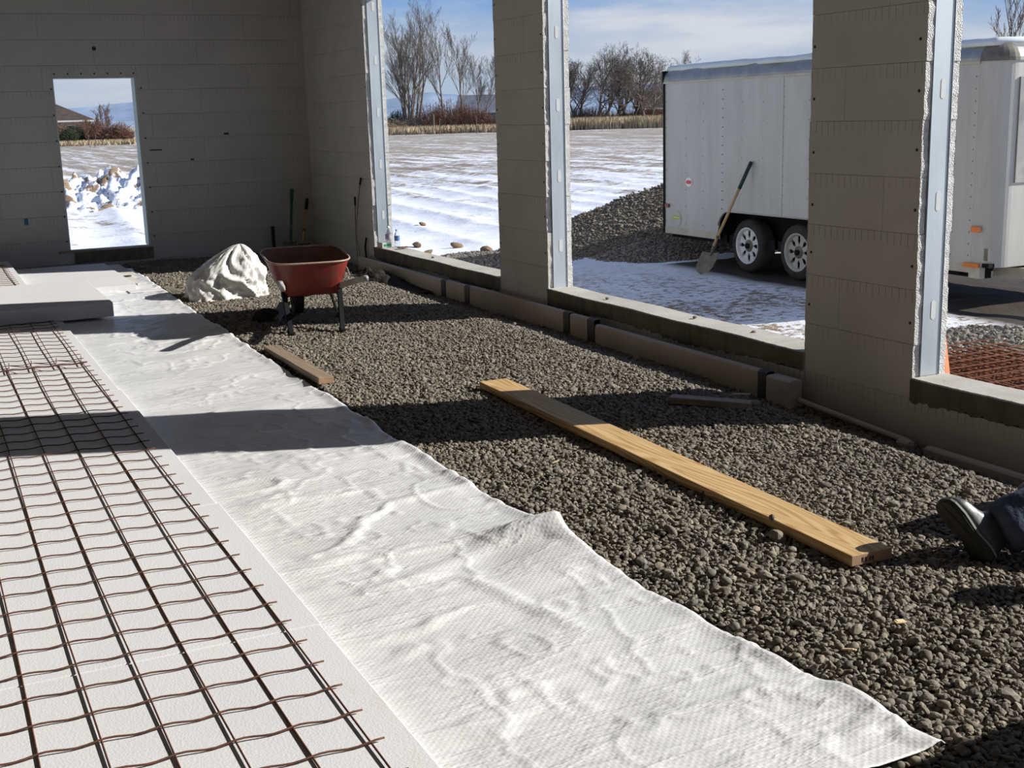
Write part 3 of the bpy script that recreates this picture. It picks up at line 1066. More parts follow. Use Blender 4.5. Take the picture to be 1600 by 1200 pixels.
FB = 0.09
lab = ['white foam board under the mesh at the bottom left corner of the picture', 'foam board under the mesh with rust stains along its right edge',
       'white foam board under the mesh crossed by the pillar shadow', 'white foam board under the mesh beside the start of the raised slab']
for k, (y0, y1) in enumerate(((1.45, 3.675), (3.68, 5.16), (5.165, 7.84), (7.845, 11.0))):
    dx = (0, 0.004, -0.008, -0.02)[k]
    foam('foam_board', -0.25, 1.03 + dx, y0, y1, FZ + 0.002, FB, lab[k])
for k, (y0, y1) in enumerate(((1.45, 4.5), (4.505, 7.2), (7.205, 11.0))):
    foam('foam_board', -1.5, -0.256, y0, y1, FZ + 0.002, FB, ('white foam board beyond the left edge of the view, nearest of its row', 'white foam board beyond the left edge of the view, middle of its row', 'white foam board beyond the left edge of the view, next to the raised slab')[k])
foam('foam_slab', -1.2, 1.45, 11.12, 12.95, 0.075, 0.20, 'thick raised white foam slab lying across the floor, its front edge in shadow')
foam('foam_slab', -1.2, 1.30, 11.35, 12.9, FZ, 0.074, 'lower white foam board beneath the raised slab')
foam('foam_board', -1.2, 0.90, 12.96, 15.6, FZ + 0.02, 0.185, 'white foam board under the far mesh piece, against the back wall')
foam('foam_board', 0.91, 1.94, 12.97, 15.3, FZ + 0.02, 0.11, 'white foam board in shade in front of the back window')
foam('foam_offcut', 1.93, 2.12, 14.2, 15.3, FZ + 0.03, 0.085, 'small pale foam strip in shade below the back window', rz=0.02, mt=M['paleboard'])
foam('foam_offcut', 1.86, 2.06, 13.38, 13.95, FZ + 0.03, 0.075, 'small sunlit offcut lying on the white sheet, below the back window', rz=0.02, mt=M['paleboard'])
foam('foam_offcut', 1.83, 2.17, 12.75, 13.30, FZ + 0.022, 0.052, 'thin white square of foam on the far end of the sheet', rz=0.03)

# vapour sheet
U, V = np.meshgrid(np.linspace(0, 1, 96), np.arange(1.92, 15.0, 0.014))
ex = sheet_edge(V)
lowlim = np.interp(V, [1.9, 2.30, 2.40, 3.0], [1.0, 1.0, 1.0, 1.0])
XL = 0.93
X = XL + (ex - XL) * U
Y = V.copy()
# the near edge runs aslant
ynear = np.interp(X, [0.9, 1.75, 2.26], [2.15, 2.30, 2.385])
Y = np.where(V < 3.0, ynear + (V - 1.92) * (3.0 - ynear) / 1.08, V)
X = np.where(V < 3.0, XL + (np.interp(Y, EDGE_Y[2:], EDGE_X[2:]) + 0.012 * vnoise(Y * 2, 0 * Y, 4) + 0.012 * vnoise(Y * 6, 0 * Y, 8) - XL) * U, X)
near_bed = FZ + 0.006
Z = near_bed + 0.005 * (fbm(X * 1.6, Y * 2.2, 31, 3) + 0.8)
Z += 0.0045 * np.sin(Y * 2 * math.pi / 0.62 + 1.2 * fbm(X, Y, 2) * 3) * sst(0.95, 1.5, X)
cre = 0.5 - np.abs(fbm(X * 1.6 + 3, Y * 3.2, 41, 4))
Z += 0.011 * sst(0.34, 0.5, cre) * sst(1.0, 1.35, X) * sst(0.0, 0.35, vnoise(X * 1.1, Y * 0.9, 77) + 0.25)
cre2 = 0.5 - np.abs(fbm(X * 5 + 8, Y * 4.0, 51, 3))
Z += 0.0045 * sst(0.38, 0.5, cre2) * sst(1.05, 1.3, X)
fl = np.exp(-((Y - 4.16 - 0.55 * (ex - X) * 0.35) / 0.075) ** 2) * sst(1.72, 2.12, X)
fl2 = np.exp(-((Y - 3.98) / 0.19) ** 2) * sst(1.75, 2.15, X)
Z += 0.080 * fl + 0.040 * fl2
Z += 0.010 * np.exp(-((Y - 4.05 - (X - 1.6) * 0.35) / 0.05) ** 2) * sst(1.2, 1.5, X) * sst(1.95, 1.7, X)
Z += 0.008 * np.exp(-((X - 1.72 + 0.25 * (Y - 3.6)) / 0.035) ** 2) * sst(3.2, 3.5, Y) * sst(4.0, 3.8, Y)
edge_lift = sst(0.93, 1.0, U) * 0.008 * (1 + vnoise(Y * 6, 0 * Y, 61) * 2)
Z += edge_lift
Z += 0.010 * sst(2.7, 2.45, Y)
Z = np.where(U >= 1.0, np.maximum(floor_z(X, Y) + 0.006, Z - 0.01), Z)
so = place('vapour_barrier_sheet', grid_mesh('vapour_barrier_sheet', X, Y, Z, M['sheet']), label='long wrinkled white bubble film sheet laid between the foam boards and the gravel', cat='plastic sheet')
sm_ = so.modifiers.new('thick', 'SOLIDIFY')
sm_.thickness = 0.003
sm_.offset = 1


# ------------------------------------------------------------------ reinforcing mesh
def wire_mesh(label, y0, y1, xs, z, ov=0.035, x_left=-0.55, spacing=0.1778, seed=0, rx=0.0031):
    t = thing('reinforcing_mesh', label, 'wire mesh', loc=(xs[0], y0, z))
    r2 = random.Random(seed)
    L0 = Vector((xs[0], y0, z))
    for x in xs:
        pts_ = []
        n = max(4, int((y1 - y0) / 0.35))
        ph = r2.uniform(0, 6)
        for i in range(n + 1):
            y = y0 - 0.04 + (y1 - y0 + 0.08) * i / n
            pts_.append(Vector((x + 0.004 * math.sin(y * 1.7 + ph), y, z + 0.0045 + 0.0025 * math.sin(y * 2.3 + ph * 2))) - L0)
        MB().tube(pts_, rx, 6).build('wire', M['rust'], t, smooth=True)
    y = y0
    while y < y1 + 0.01:
        pts_ = []
        n = int((xs[-1] + ov - x_left) / 0.025)
        ph = r2.uniform(-0.5, 0.5)
        for i in range(n + 1):
            x = x_left + (xs[-1] + ov - x_left) * i / n
            k = (x - xs[-1]) / (xs[1] - xs[0])
            pts_.append(Vector((x, y + 0.0035 * math.sin(2 * math.pi * k + ph), z + 0.0085 + 0.003 * math.sin(2 * math.pi * k + 1.0) + 0.001 * math.sin(x * 3 + ph))) - L0)
        MB().tube(pts_, rx, 5).build('wire', M['rust'], t, smooth=True)
        y += spacing
    return t


XS = [0.914 - 0.160 * k for k in range(9)][::-1]
m1 = wire_mesh('rusty welded wire mesh lying on the near white foam boards', 1.595, 8.9, XS, FB + 0.0005, seed=1)
m2 = wire_mesh('rusty welded wire mesh overlapping the near one and running under the raised slab', 8.80, 10.93, [x - 0.012 for x in XS], FB + 0.010, seed=2)
m3 = wire_mesh('small rusty wire mesh at the far left edge lying on foam by the back wall', 12.9, 15.2, [0.80 - 0.16 * k for k in range(7)][::-1], 0.186, seed=3)
# unseen stack of foam forms, added to cast the shadow at the lower right
for k in range(3):
    mb = MB()
    mb.box(-0.61, 0.61, -0.115, -0.058, 0.0, 0.29).box(-0.61, 0.61, 0.058, 0.115, 0.0, 0.29)
    for q in range(4):
        mb.box(-0.46 + q * 0.3, -0.43 + q * 0.3, -0.058, 0.058, 0.02, 0.27)
    mb.build('shadow_form', M['icf'], loc=(4.02, 1.52, 0.035 + 0.292 * k), rot=(0, 0, R(4)), label=('unseen foam form added to cast the lower right shadow, lowest of its stack', 'unseen foam form added to cast the lower right shadow, middle of its stack', 'unseen foam form added to cast the lower right shadow, topmost of its stack')[k], cat='foam form')

# bent wire ends at the overlap
L0 = Vector(m2.location)
for i, x in enumerate((0.86, 0.70, 0.54, 0.40, 0.24, 0.08)):
    p = Vector((x, 8.76, FB + 0.024)) - L0
    MB().tube([p + Vector((-0.09, 0.20, 0.0)), p + Vector((-0.01, 0.03, 0.012)), p + Vector((0.03, -0.05, 0.03)), p + Vector((0.035, -0.02, 0.06))], 0.0028, 5).build('wire', M['rust'], m2, smooth=True, label='bent wire end')

# ------------------------------------------------------------------ insulation boards along the right wall


def wallboard(y0, y1, x_in, z0, z1, label, th=0.05, lean=0.0, mt=None, straps=()):
    cy = (y0 + y1) / 2
    mb = MB()
    n = 8
    prof = [(0, z0), (0, z1 - 0.012), (0.008, z1 - 0.003), (0.018, z1), (th - 0.006, z1), (th, z1 - 0.006), (th, z0)]
    rr = []
    for i in range(n + 1):
        y = y0 + (y1 - y0) * i / n
        rr.append([(x_in + p - lean * (q - z1), y - cy, q) for p, q in prof])
    rr = [[(a_ - x_in, b_, c_ - z0) for a_, b_, c_ in r_] for r_ in rr]
    mb.rings(rr)
    o = mb.build('edge_board', mt or M['board'], loc=(x_in, cy, z0), label=label, cat='insulation board')
    for (s0, s1) in straps:
        q = MB()
        pr = [(-0.003, 0.0), (-0.003, z1 - z0 - 0.008), (0.012, z1 - z0 + 0.003), (th + 0.002, z1 - z0 + 0.003), (th + 0.002, 0.0)]
        q.rings([[(a_ - lean * (c_ - (z1 - z0)), yy - cy, c_) for a_, c_ in pr] for yy in (s0, s1)])
        q.build('strap', M['tape'], o)
    return o


wallboard(11.0, 13.62, 4.545, -0.04, 0.145, 'long tan insulation board along the right wall under the first window', straps=((11.0, 11.10),))
wallboard(10.42, 10.985, 4.545, -0.04, 0.150, 'short tan insulation board piece below the middle pillar, left of the two short ones', straps=((10.42, 10.53),))
wallboard(8.46, 10.41, 4.545, -0.04, 0.158, 'tan insulation board along the wall ending below the middle window left end', straps=((8.46, 8.56),))
wallboard(8.06, 8.45, 4.545, -0.04, 0.155, 'short tan insulation board piece below the middle window, right of the middle pillar', straps=((8.06, 8.17),))
wallboard(5.93, 8.05, 4.545, -0.08, 0.125, 'long tan insulation board under the right end of the middle window', straps=((5.93, 6.02),))
wallboard(5.70, 5.925, 4.535, -0.10, 0.112, 'small tan block at the end of the wall boards by the near pillar', mt=M['paleboard'], th=0.09)
wallboard(4.72, 4.80, 4.53, -0.12, -0.035, 'small tan piece of board below the near pillar', th=0.05)
wallboard(2.2, 4.60, 4.53, -0.16, -0.03, 'tan insulation board along the wall under the nearest window', th=0.05)
mb = MB()
pts_ = [Vector((4.60 + 0.01 * math.sin(y * 2), y, 0.0 - (5.75 - y) * 0.055)) for y in np.linspace(5.68, 4.78, 14)]
mb.tube([p - Vector((4.6, 5.2, -0.05)) for p in pts_], 0.016, 10).build('conduit_pipe', M['paleboard'], loc=(4.6, 5.2, -0.05), smooth=True, label='thin pale pipe lying at the foot of the near pillar', cat='pipe')

# ------------------------------------------------------------------ lumber on the gravel


def plank(name, a, b, wd, ht, mt, label, cat='plank'):
    a = Vector(a)
    b = Vector(b)
    d = b - a
    L = d.length
    rot = d.to_track_quat('X', 'Z').to_euler()
    mb = MB().box(0, L, -wd / 2, wd / 2, -ht / 2, ht / 2)
    me = mb.mesh(name, [mt, M['wood_end']])
    for pl in me.polygons:
        if abs(pl.normal.x) > 0.7:
            pl.material_index = 1
    o = place(name, me, None, loc=a, rot=rot, label=label, cat=cat)
    bevel(o, 0.003, 2)
    return o


pk = plank('plank', (3.105, 6.80, 0.072), (2.985, 3.262, 0.088), 0.185, 0.042, M['wood'], 'long fresh yellow wooden plank lying across the gravel')
for (x_, y_) in ((3.50, -0.05), (3.5, -0.03), (3.5, 0.0)):
    pass
mk = MB()
for y_ in (-0.045, -0.03, -0.012, 0.0):
    mk.box(3.5395, 3.5412, y_, y_ + 0.007, -0.010, 0.008)
mk.build('grade_stamp', M['screw'], pk, label='dark stamp marks on the sawn end')
plank('board_offcut', (2.235, 8.84, 0.065), (2.215, 7.40, 0.085), 0.10, 0.042, M['oldwood'], 'short grey brown board beside the sheet, below the wheelbarrow', 'board')
plank('board_offcut', (3.765, 5.80, 0.085), (4.085, 5.475, 0.072), 0.09, 0.038, M['oldwood'], 'short weathered board in the shadow near the near pillar', 'board')
plank('stick', (4.22, 5.84, 0.047), (4.31, 5.78, 0.048), 0.016, 0.01, M['paleboard'], 'small pale stick on the gravel behind the short weathered board', 'stick')
place('stone', PEB[1], None, loc=(2.885, 3.72, 0.125), rot=(0.2, 0.1, 0.5), label='single small round stone resting on the long plank', cat='stone').scale = (0.017, 0.015, 0.014)
for i, (x_, y_, l_) in enumerate(((2.69, 2.80, 'pale splinter of wood on the gravel, nearest the right edge of the picture'), (2.20, 2.52, 'pale wood chip on the gravel just right of the sheet corner'),
                             (2.42, 2.73, 'pale wood chip on the gravel between the sheet corner and the right edge'), (2.62, 5.05, 'curled yellow chip on the gravel left of the long plank'))):
    o = MB().box(-0.022, 0.022, -0.006, 0.006, 0, 0.004).box(-0.015, 0.018, -0.003, 0.010, 0.003, 0.006).build('wood_chip', M['chip'], loc=(x_, y_, float(floor_z(np.array(x_), np.array(y_))) + 0.022), rot=(0.2, 0.15, i * 1.1), label=l_, cat='wood chip')

# dark soil heap in the far corner of the gravel
X, Y = np.meshgrid(np.linspace(3.75, 4.55, 50), np.linspace(11.3, 13.4, 80))
Z = 0.02 + 0.11 * np.exp(-((X - 4.35) / 0.2) ** 2 - ((Y - 12.55) / 0.55) ** 2) * (1 + 1.2 * fbm(X * 6, Y * 6, 5)) - 0.02
place('soil_heap', grid_mesh('soil_heap', X, Y, Z, M['soil']), label='low heap of dark soil against the board in the far right corner', cat='soil heap')

# ------------------------------------------------------------------ wheelbarrow
wb = thing('wheelbarrow', 'red wheelbarrow with worn steel tray standing on the gravel', 'wheelbarrow', loc=(2.8, 9.6, 0))
W0 = Vector((2.8, 9.6, 0))
axis_d = Vector((2.93 - 2.70, 10.5 - 8.9, 0)).normalized()
side_d = Vector((axis_d.y, -axis_d.x, 0))


def wl(u, v, z):          # u along the barrow (0 at handle ends), v to the right, z up
    p = Vector((2.695, 8.91, 0)) + axis_d * u + side_d * v
    return Vector((p.x, p.y, z)) - W0


def tray_ring(u0, u1, hw0, hw1, z0, z1, n=32, p=4.5):
    r_ = []
    for k in range(n):
        t = 2 * math.pi * k / n
        c, s = math.cos(t), math.sin(t)
        c_ = math.copysign(abs(c) ** (2 / p), c)
        s_ = math.copysign(abs(s) ** (2 / p), s)
        f_ = (c_ + 1) / 2
        r_.append(wl(u0 + (u1 - u0) * f_, (hw0 + (hw1 - hw0) * f_) * s_, z0 + (z1 - z0) * f_))
    return r_


tr = MB()
outer = [tray_ring(0.60, 1.10, 0.235, 0.20, 0.335, 0.345), tray_ring(0.56, 1.22, 0.265, 0.24, 0.40, 0.42), tray_ring(0.50, 1.42, 0.325, 0.33, 0.60, 0.645)]
inner = [tray_ring(0.505, 1.415, 0.32, 0.325, 0.60, 0.645), tray_ring(0.565, 1.215, 0.258, 0.234, 0.405, 0.425), tray_ring(0.605, 1.095, 0.228, 0.195, 0.342, 0.352)]
tr.rings(outer, (True, False))
tr.cur = 1
tr.rings(inner, (False, True))
tr.build('tray', [M['red'], M['traydirt']], wb, smooth=True)
rr = tray_ring(0.495, 1.425, 0.33, 0.335, 0.602, 0.647)
MB().tube(rr + [rr[0]], 0.008, 8, cap=False).build('rim', simple('rubbed_rim', (0.30, 0.20, 0.15), (0.45, 0.33, 0.26), 9, rough=0.5), wb, smooth=True, label='rubbed bare rolled rim')
MB().box(-0.05, 0.05, -0.002, 0.002, -0.03, 0.04, Matrix.Translation(wl(0.66, 0.302, 0.50)) @ Matrix.Rotation(math.atan2(axis_d.y, axis_d.x), 4, 'Z') @ Matrix.Rotation(-0.3, 4, 'X')).build('sticker', M['whitesign'], wb, label='scuffed white sticker')
for s_ in (-1, 1):
    a_, b_ = wl(0.0, s_ * 0.325, 0.52), wl(1.62, s_ * 0.085, 0.205)
    h_ = MB().beam(a_, b_, 0.042, 0.045).build('handle', M['greyhandle'], wb)
    bevel(h_, 0.012, 3)
    d_ = (b_ - a_).normalized()
    MB().tube([a_ - d_ * 0.01, a_ + d_ * 0.10], [0.017, 0.023], 12).build('grip', M['bluegrey'], h_, smooth=True, label='grey handle grip')
    # leg: sloping strap steel, foot and back stay
    q0, q1, q2 = wl(0.66, s_ * 0.225, 0.37), wl(0.51, s_ * 0.205, 0.055), wl(0.90, s_ * 0.18, 0.34)
    lg = MB()
    lg.beam(q0, q1, 0.035, 0.035, up=(1, 0, 0))
    lg.beam(wl(0.52, s_ * 0.205, 0.07), q2, 0.03, 0.012, up=(1, 0, 0))
    lg.beam(wl(0.45, s_ * 0.205, 0.055), wl(0.58, s_ * 0.205, 0.055), 0.04, 0.014)
    lg.build('leg', M['black'], wb)
    # bracket between leg and tray front
    MB().beam(wl(1.02, s_ * 0.17, 0.335), wl(1.36, s_ * 0.13, 0.52), 0.02, 0.012, up=(1, 0, 0)).build('tray_brace', M['black'], wb)
MB().beam(wl(0.56, -0.20, 0.17), wl(0.56, 0.20, 0.17), 0.012, 0.045).build('crossbar', M['black'], wb)
MB().beam(wl(0.70, -0.24, 0.34), wl(0.70, 0.24, 0.34), 0.05, 0.03).build('tray_support', M['black'], wb)
wc = wl(1.60, 0, 0.222)
mtw = Matrix.Translation(wc) @ Matrix(((side_d.x, axis_d.x, 0, 0), (side_d.y, axis_d.y, 0, 0), (0, 0, 1, 0), (0, 0, 0, 1))) @ Matrix.Rotation(R(90), 4, 'Y')
wh = MB().lathe([(0.10, -0.03), (0.15, -0.045), (0.185, -0.035), (0.192, 0), (0.185, 0.035), (0.15, 0.045), (0.10, 0.03)], 28, mtw).build('wheel', M['rubber'], wb, smooth=True)
MB().lathe([(0.0, -0.02), (0.10, -0.02), (0.10, 0.02), (0.0, 0.02)], 20, mtw).build('hub', M['red'], wh, smooth=False)
MB().tube([wl(1.60, -0.11, 0.222), wl(1.60, 0.11, 0.222)], 0.01, 8).build('axle', M['galv'], wh)

# dark stone-like block and slanted board end beside the barrow's left leg
X, Y = np.meshgrid(np.linspace(-1, 1, 14), np.linspace(-1, 1, 14))
bk = MB()
rr = []
for i in range(8):
    z = i / 7
    s_ = 0.11 * math.sqrt(max(0.02, 1 - (z * 0.97) ** 2.2))
    rr.append([(s_ * 1.15 * math.cos(t) * (1 + 0.15 * math.sin(3 * t + 1)), s_ * math.sin(t) * (1 + 0.1 * math.cos(4 * t)), z * 0.12) for t in np.linspace(0, 2 * math.pi, 16, endpoint=False)])
bk.rings(rr)
bk.build('dark_rock', M['soil'], loc=(2.58, 10.25, 0.03), label='dark lump of rock on the gravel between the white bundle and the wheelbarrow', cat='rock', smooth=True)
plank('board_end', (2.62, 10.15, 0.06), (2.80, 10.45, 0.15), 0.09, 0.03, M['bluegrey'], 'blue grey board end slanting up beside the dark rock', 'board')

# ------------------------------------------------------------------ wrapped bundle in white plastic
bn = MB()
rr = []
NB = 110
cxb, cyb = 2.665, 12.05
for i in range(48):
    z = i / 47
    ring = []
    for k in range(NB):
        t = 2 * math.pi * k / NB
        pf = float(np.interp(z, [0, 0.04, 0.15, 0.42, 0.62, 0.80, 0.92, 0.98, 1.0], [1.06, 1.0, 0.97, 0.90, 0.70, 0.46, 0.26, 0.12, 0.01]))
        c, s_ = math.cos(t), math.sin(t)
        c = math.copysign(abs(c) ** 0.75, c)
        s_ = math.copysign(abs(s_) ** 0.75, s_)
        px0 = 0.385 * pf * c
        py0 = 0.31 * pf * s_
        # the crest sits to the right and is drawn out into a ridge
        px0 += 0.17 * max(0, z - 0.25) / 0.75 - 0.02
        a1 = np.array(t * 2.6 + z * 1.8)
        rid1 = 0.5 - abs(float(fbm(a1, np.array(z * 2.2 + 3 + t * 0.4), 3, 3)))
        rid2 = 0.5 - abs(float(fbm(np.array(t * 6.5 - z * 3), np.array(z * 5.0 + 9), 13, 3)))
        rid3 = 0.5 - abs(float(fbm(np.array(c * 3 + z * 5), np.array(s_ * 3 - z * 6), 23, 4)))
        amp = 0.15 * (rid1 - 0.3) + 0.035 * (rid2 - 0.3) + 0.02 * (rid3 - 0.3)
        amp *= 1 - 0.75 * z ** 4
        ring.append((px0 + c * amp, py0 + s_ * amp, z * 0.505 + 0.03 * (rid1 - 0.35) * math.sin(z * math.pi)))
    rr.append(ring)
bn.rings(rr)
bn.v = [(a, b, max(0.0, c)) for a, b, c in bn.v]
bo = bn.build('plastic_bundle', M['film'], loc=(cxb, cyb, FZ - 0.005), smooth=True, label='bundle wrapped in crumpled white plastic standing left of the wheelbarrow', cat='bundle')


# ------------------------------------------------------------------ tools leaning in the corner
def long_tool(name, label, foot, top, rad, hm, gm, grip, head=None, blade='shovel'):
    foot = Vector(foot)
    top = Vector(top)
    t = thing(name, label, 'shovel' if blade == 'shovel' else 'tool', loc=foot)
    d = (top - foot)
    L = d.length
    d.normalize()
    g0 = L - grip
    MB().tube([d * (0.0 if not head else head), d * g0], rad, 10).build('handle', hm, t, smooth=True)
    MB().tube([d * g0, d * (g0 + 0.01), d * (L - 0.012), d * L], [rad * 1.1, rad * 1.3, rad * 1.3, rad * 0.9], 10).build('grip', gm, t, smooth=True)
    return t, d


def spade_head(parent, d, across, h, wd, mt):
    """pointed shovel blade from the foot up, slightly dished"""
    across = Vector(across).normalized()
    nrm = d.cross(across).normalized()
    mb = MB()
    rows_ = []
    for (s_, w_) in ((0.0, 0.02), (0.05, 0.36), (0.14, 0.72), (0.35, 0.97), (0.7, 1.0), (0.97, 0.98), (1.0, 0.93)):
        row = []
        for k in range(9):
            u = -1 + 2 * k / 8
            row.append(d * (s_ * h) + across * (u * w_ * wd / 2) + nrm * (0.035 * (1 - u * u) * (0.4 + 0.6 * s_)))
        rows_.append(row)
    vs_ = [p for r_ in rows_ for p in r_]
    fs_ = [(i * 9 + k, i * 9 + k + 1, (i + 1) * 9 + k + 1, (i + 1) * 9 + k) for i in range(6) for k in range(8)]
    mb.add(vs_, fs_)
    o = mb.build('blade', mt, parent, smooth=True)
    s_ = o.modifiers.new('t', 'SOLIDIFY')
    s_.thickness = 0.003
    c0 = d * (h * 0.85) + nrm * 0.03
    MB().tube([c0, d * (h + 0.05) + nrm * 0.012, d * (h + 0.22)], [0.013, 0.019, 0.021], 10).build('socket', mt, parent, smooth=True)
    return o


t1, d1 = long_tool('shovel', 'long handled shovel with green handle leaning in the far corner', (4.17, 15.15, 0.03), (4.40, 15.70, 0.845), 0.018, M['greenh'], M['greenh'], 0.16, head=0.25)
spade_head(t1, d1, (1, -0.2, 0), 0.24, 0.2, M['spade'])
t2, d2 = long_tool('shovel', 'wooden handled shovel with black grip leaning in the far corner', (4.30, 15.12, 0.03), (4.59, 15.68, 0.71), 0.017, M['ash'], M['blackgrip'], 0.18, head=0.22)
spade_head(t2, d2, (1, -0.2, 0), 0.22, 0.2, M['spade'])
t3 = thing('sledge_hammer', 'dark short post leaning in the corner left of the green shovel', 'tool', loc=(4.06, 15.5, 0.03))
MB().beam((0, 0, 0), (0.06, 0.22, 0.34), 0.045, 0.045).build('shaft', M['blackgrip'], t3)
t4 = thing('rod', 'thin rod with black grip leaning on the right wall beside the first window', 'tool', loc=(4.60, 13.66, 0.02))
MB().tube([(0, 0, 0.0), (0.02, 0.20, 0.40), (0.068, 0.10, 0.95)], 0.006, 8).build('shaft', M['oldwood'], t4, smooth=True)
MB().tube([(0.066, 0.098, 0.94), (0.078, 0.08, 1.02)], 0.012, 8).build('grip', M['blackgrip'], t4, smooth=True)
t5 = thing('rod', 'shorter thin rod with black grip leaning on the right wall, left of the other', 'tool', loc=(4.60, 13.78, 0.02))
MB().tube([(0, 0, 0.0), (0.03, 0.12, 0.35), (0.070, 0.20, 0.70)], 0.006, 8).build('shaft', M['oldwood'], t5, smooth=True)
MB().tube([(0.069, 0.20, 0.69), (0.076, 0.215, 0.79)], 0.012, 8).build('grip', M['blackgrip'], t5, smooth=True)
MB().tube([(0.06, 0.05, 0.33), (0.05, 0.08, 0.22), (0.04, 0.03, 0.10), (0.02, -0.08, 0.02)], 0.011, 8).build('cable', M['black'], loc=(4.62, 13.62, 0.02), smooth=True, label='black cable hanging down the wall corner beside the first window', cat='cable')


# ------------------------------------------------------------------ things on the first window's sill
def bottle(x, y, h, r_, lm, cm_, label):
    t = thing('water_bottle', label, 'bottle', loc=(x, y, SILL + 0.002))
    MB().lathe([(0.0, 0.0), (r_ * 0.9, 0.0), (r_, h * 0.05), (r_, h * 0.30), (r_ * 0.94, h * 0.34), (r_, h * 0.38), (r_, h * 0.62), (r_ * 0.8, h * 0.74), (r_ * 0.42, h * 0.88), (r_ * 0.4, h * 0.94)], 20).build('body', M['bottle'], t, smooth=True)
    MB().lathe([(r_ * 1.02, h * 0.36), (r_ * 1.02, h * 0.62)], 20).build('label', lm, t, smooth=True)
    MB().lathe([(r_ * 0.46, h * 0.92), (r_ * 0.46, h), (0.0, h)], 16).build('cap', cm_, t, smooth=True)


bottle(4.83, 13.33, 0.23, 0.036, M['label_a'], M['whitecap'], 'clear water bottle with purple label, left one of two on the first window sill')
bottle(4.885, 13.20, 0.20, 0.032, M['label_b'], M['bluecap'], 'clear water bottle with blue label, right one of two on the first window sill')
cb = thing('carton', 'low white carton with green print on the first window sill by the jamb', 'box', loc=(4.765, 13.30, SILL + 0.003))
MB().box(-0.055, 0.055, -0.09, 0.09, 0, 0.055).build('body', M['paper'], cb)
MB().box(-0.035, 0.05, -0.0925, -0.09, 0.012, 0.04).build('print', M['greenprint'], cb)
X, Y = np.meshgrid(np.linspace(-0.06, 0.06, 8), np.linspace(-0.04, 0.04, 6))
so_ = place('crumpled_glove', grid_mesh('crumpled_glove', X, Y, 0.012 + 0.018 * (fbm(X * 40, Y * 40, 3) + 0.6), M['brownleaf']), loc=(4.86, 12.95, SILL + 0.002), label='crumpled dark brown scrap on the first window sill beside the bottles', cat='scrap')
so_.modifiers.new('t', 'SOLIDIFY').thickness = 0.006
for i, (x_, y_, l_) in enumerate(((4.80, 8.30, 'small dark stone on the middle window sill, left of its centre'), (4.84, 7.15, 'small dark stone on the middle window sill at its centre'), (4.83, 6.45, 'tiny dark stone on the middle window sill near its right end'), (4.79, 11.9, 'tiny dark stone on the first window sill'))):
    o = place('sill_stone', PEB[i], None, loc=(x_, y_, SILL + 0.008), label=l_, cat='stone')
    o.scale = (0.022, 0.018, 0.010)

# ------------------------------------------------------------------ traffic cone and rusty mesh stack outside
cn = thing('traffic_cone', 'orange traffic cone outside behind the near pillar', 'traffic cone', loc=(5.36, 5.385, GZ))
MB().lathe([(0.145, 0.03), (0.030, 0.82), (0.022, 0.83), (0.0, 0.83)], 28).build('body', M['orange'], cn, smooth=True)
MB().box(-0.19, 0.19, -0.19, 0.19, 0, 0.03).build('base', M['orange'], cn)
rs = thing('mesh_sheet_stack', 'stack of rusty welded wire mesh sheets lying outside the nearest window', 'mesh stack', loc=(6.5, 5.4, GZ))
for k in range(7):
    mb = MB()
    z = 0.03 + k * 0.022
    ox, oy = random.uniform(-.06, .06), random.uniform(-.06, .06)
    for i in range(12):
        x = -0.95 + i * 0.165 + ox
        mb.tube([(x, -2.2 + oy, z), (x, 0, z + random.uniform(-.008, .008)), (x, 1.55 + oy, z)], 0.0055, 4)
    for i in range(24):
        y = -2.2 + i * 0.16 + oy
        mb.tube([(-1.0 + ox, y, z + 0.01), (0, y, z + 0.01 + random.uniform(-.006, .006)), (0.95 + ox, y, z + 0.01)], 0.0055, 4)
    mb.build('mesh_sheet', M['rust2'], rs)

# ------------------------------------------------------------------ gravel outside


def pile_h(x, y):
    rp = [(6.9, 16.6, 0.02), (7.6, 16.5, 0.10), (8.1, 16.3, 0.28), (8.95, 16.1, 0.62), (9.7, 15.95, 0.88), (10.5, 15.8, 1.10), (11.6, 15.8, 1.32), (12.4, 16.1, 1.2)]
    h = np.full(np.shape(x), -9.0)
    for (a0, b0, c0), (a1, b1, c1) in zip(rp[:-1], rp[1:]):
        for t in np.linspace(0, 1, 9):
            h = np.maximum(h, c0 + (c1 - c0) * t - 0.74 * np.hypot(x - (a0 + (a1 - a0) * t), y - (b0 + (b1 - b0) * t)))
    h = np.maximum(h, 0.24 * np.clip(1 - np.hypot((x - 9.3) / 1.0, (y - 14.9) / 0.8), 0, 1))
    h = np.maximum(h, 0.14 * np.clip(1 - np.hypot((x - 7.5) / 1.3, (y - 15.9) / 1.5), 0, 1))
    return np.maximum(h, 0) + 0.05 * fbm(x * 2, y * 2, 8) * np.clip(h * 6, 0, 1)


X, Y = np.meshgrid(np.arange(5.9, 13.6, 0.07), np.arange(13.9, 20, 0.07))
H = pile_h(X, Y)
Z = GZ - 0.06 + H
gp = thing('gravel_pile', 'big heap of dark gravel outside behind the trailer', 'gravel pile', loc=(9.5, 16.5, GZ))
o = place('heap', grid_mesh('heap', X - 9.5, Y - 16.5, Z - GZ, M['gravel'], keep=H > 0.01), gp)
a_, b_ = jitter(6.0, 13.0, 14.0, 18.6, 0.036, 9)
hh = pile_h(a_, b_)
ok = hh > 0.02
a_, b_, hh = a_[ok], b_[ok], hh[ok]
s_ = 0.017 * np.exp(np.random.default_rng(3).normal(0, 0.3, a_.size))
pebble_scatter('pile_pebbles', np.stack([a_ - 9.5, b_ - 16.5, hh - 0.055], 1), s_, gp, seed=8)
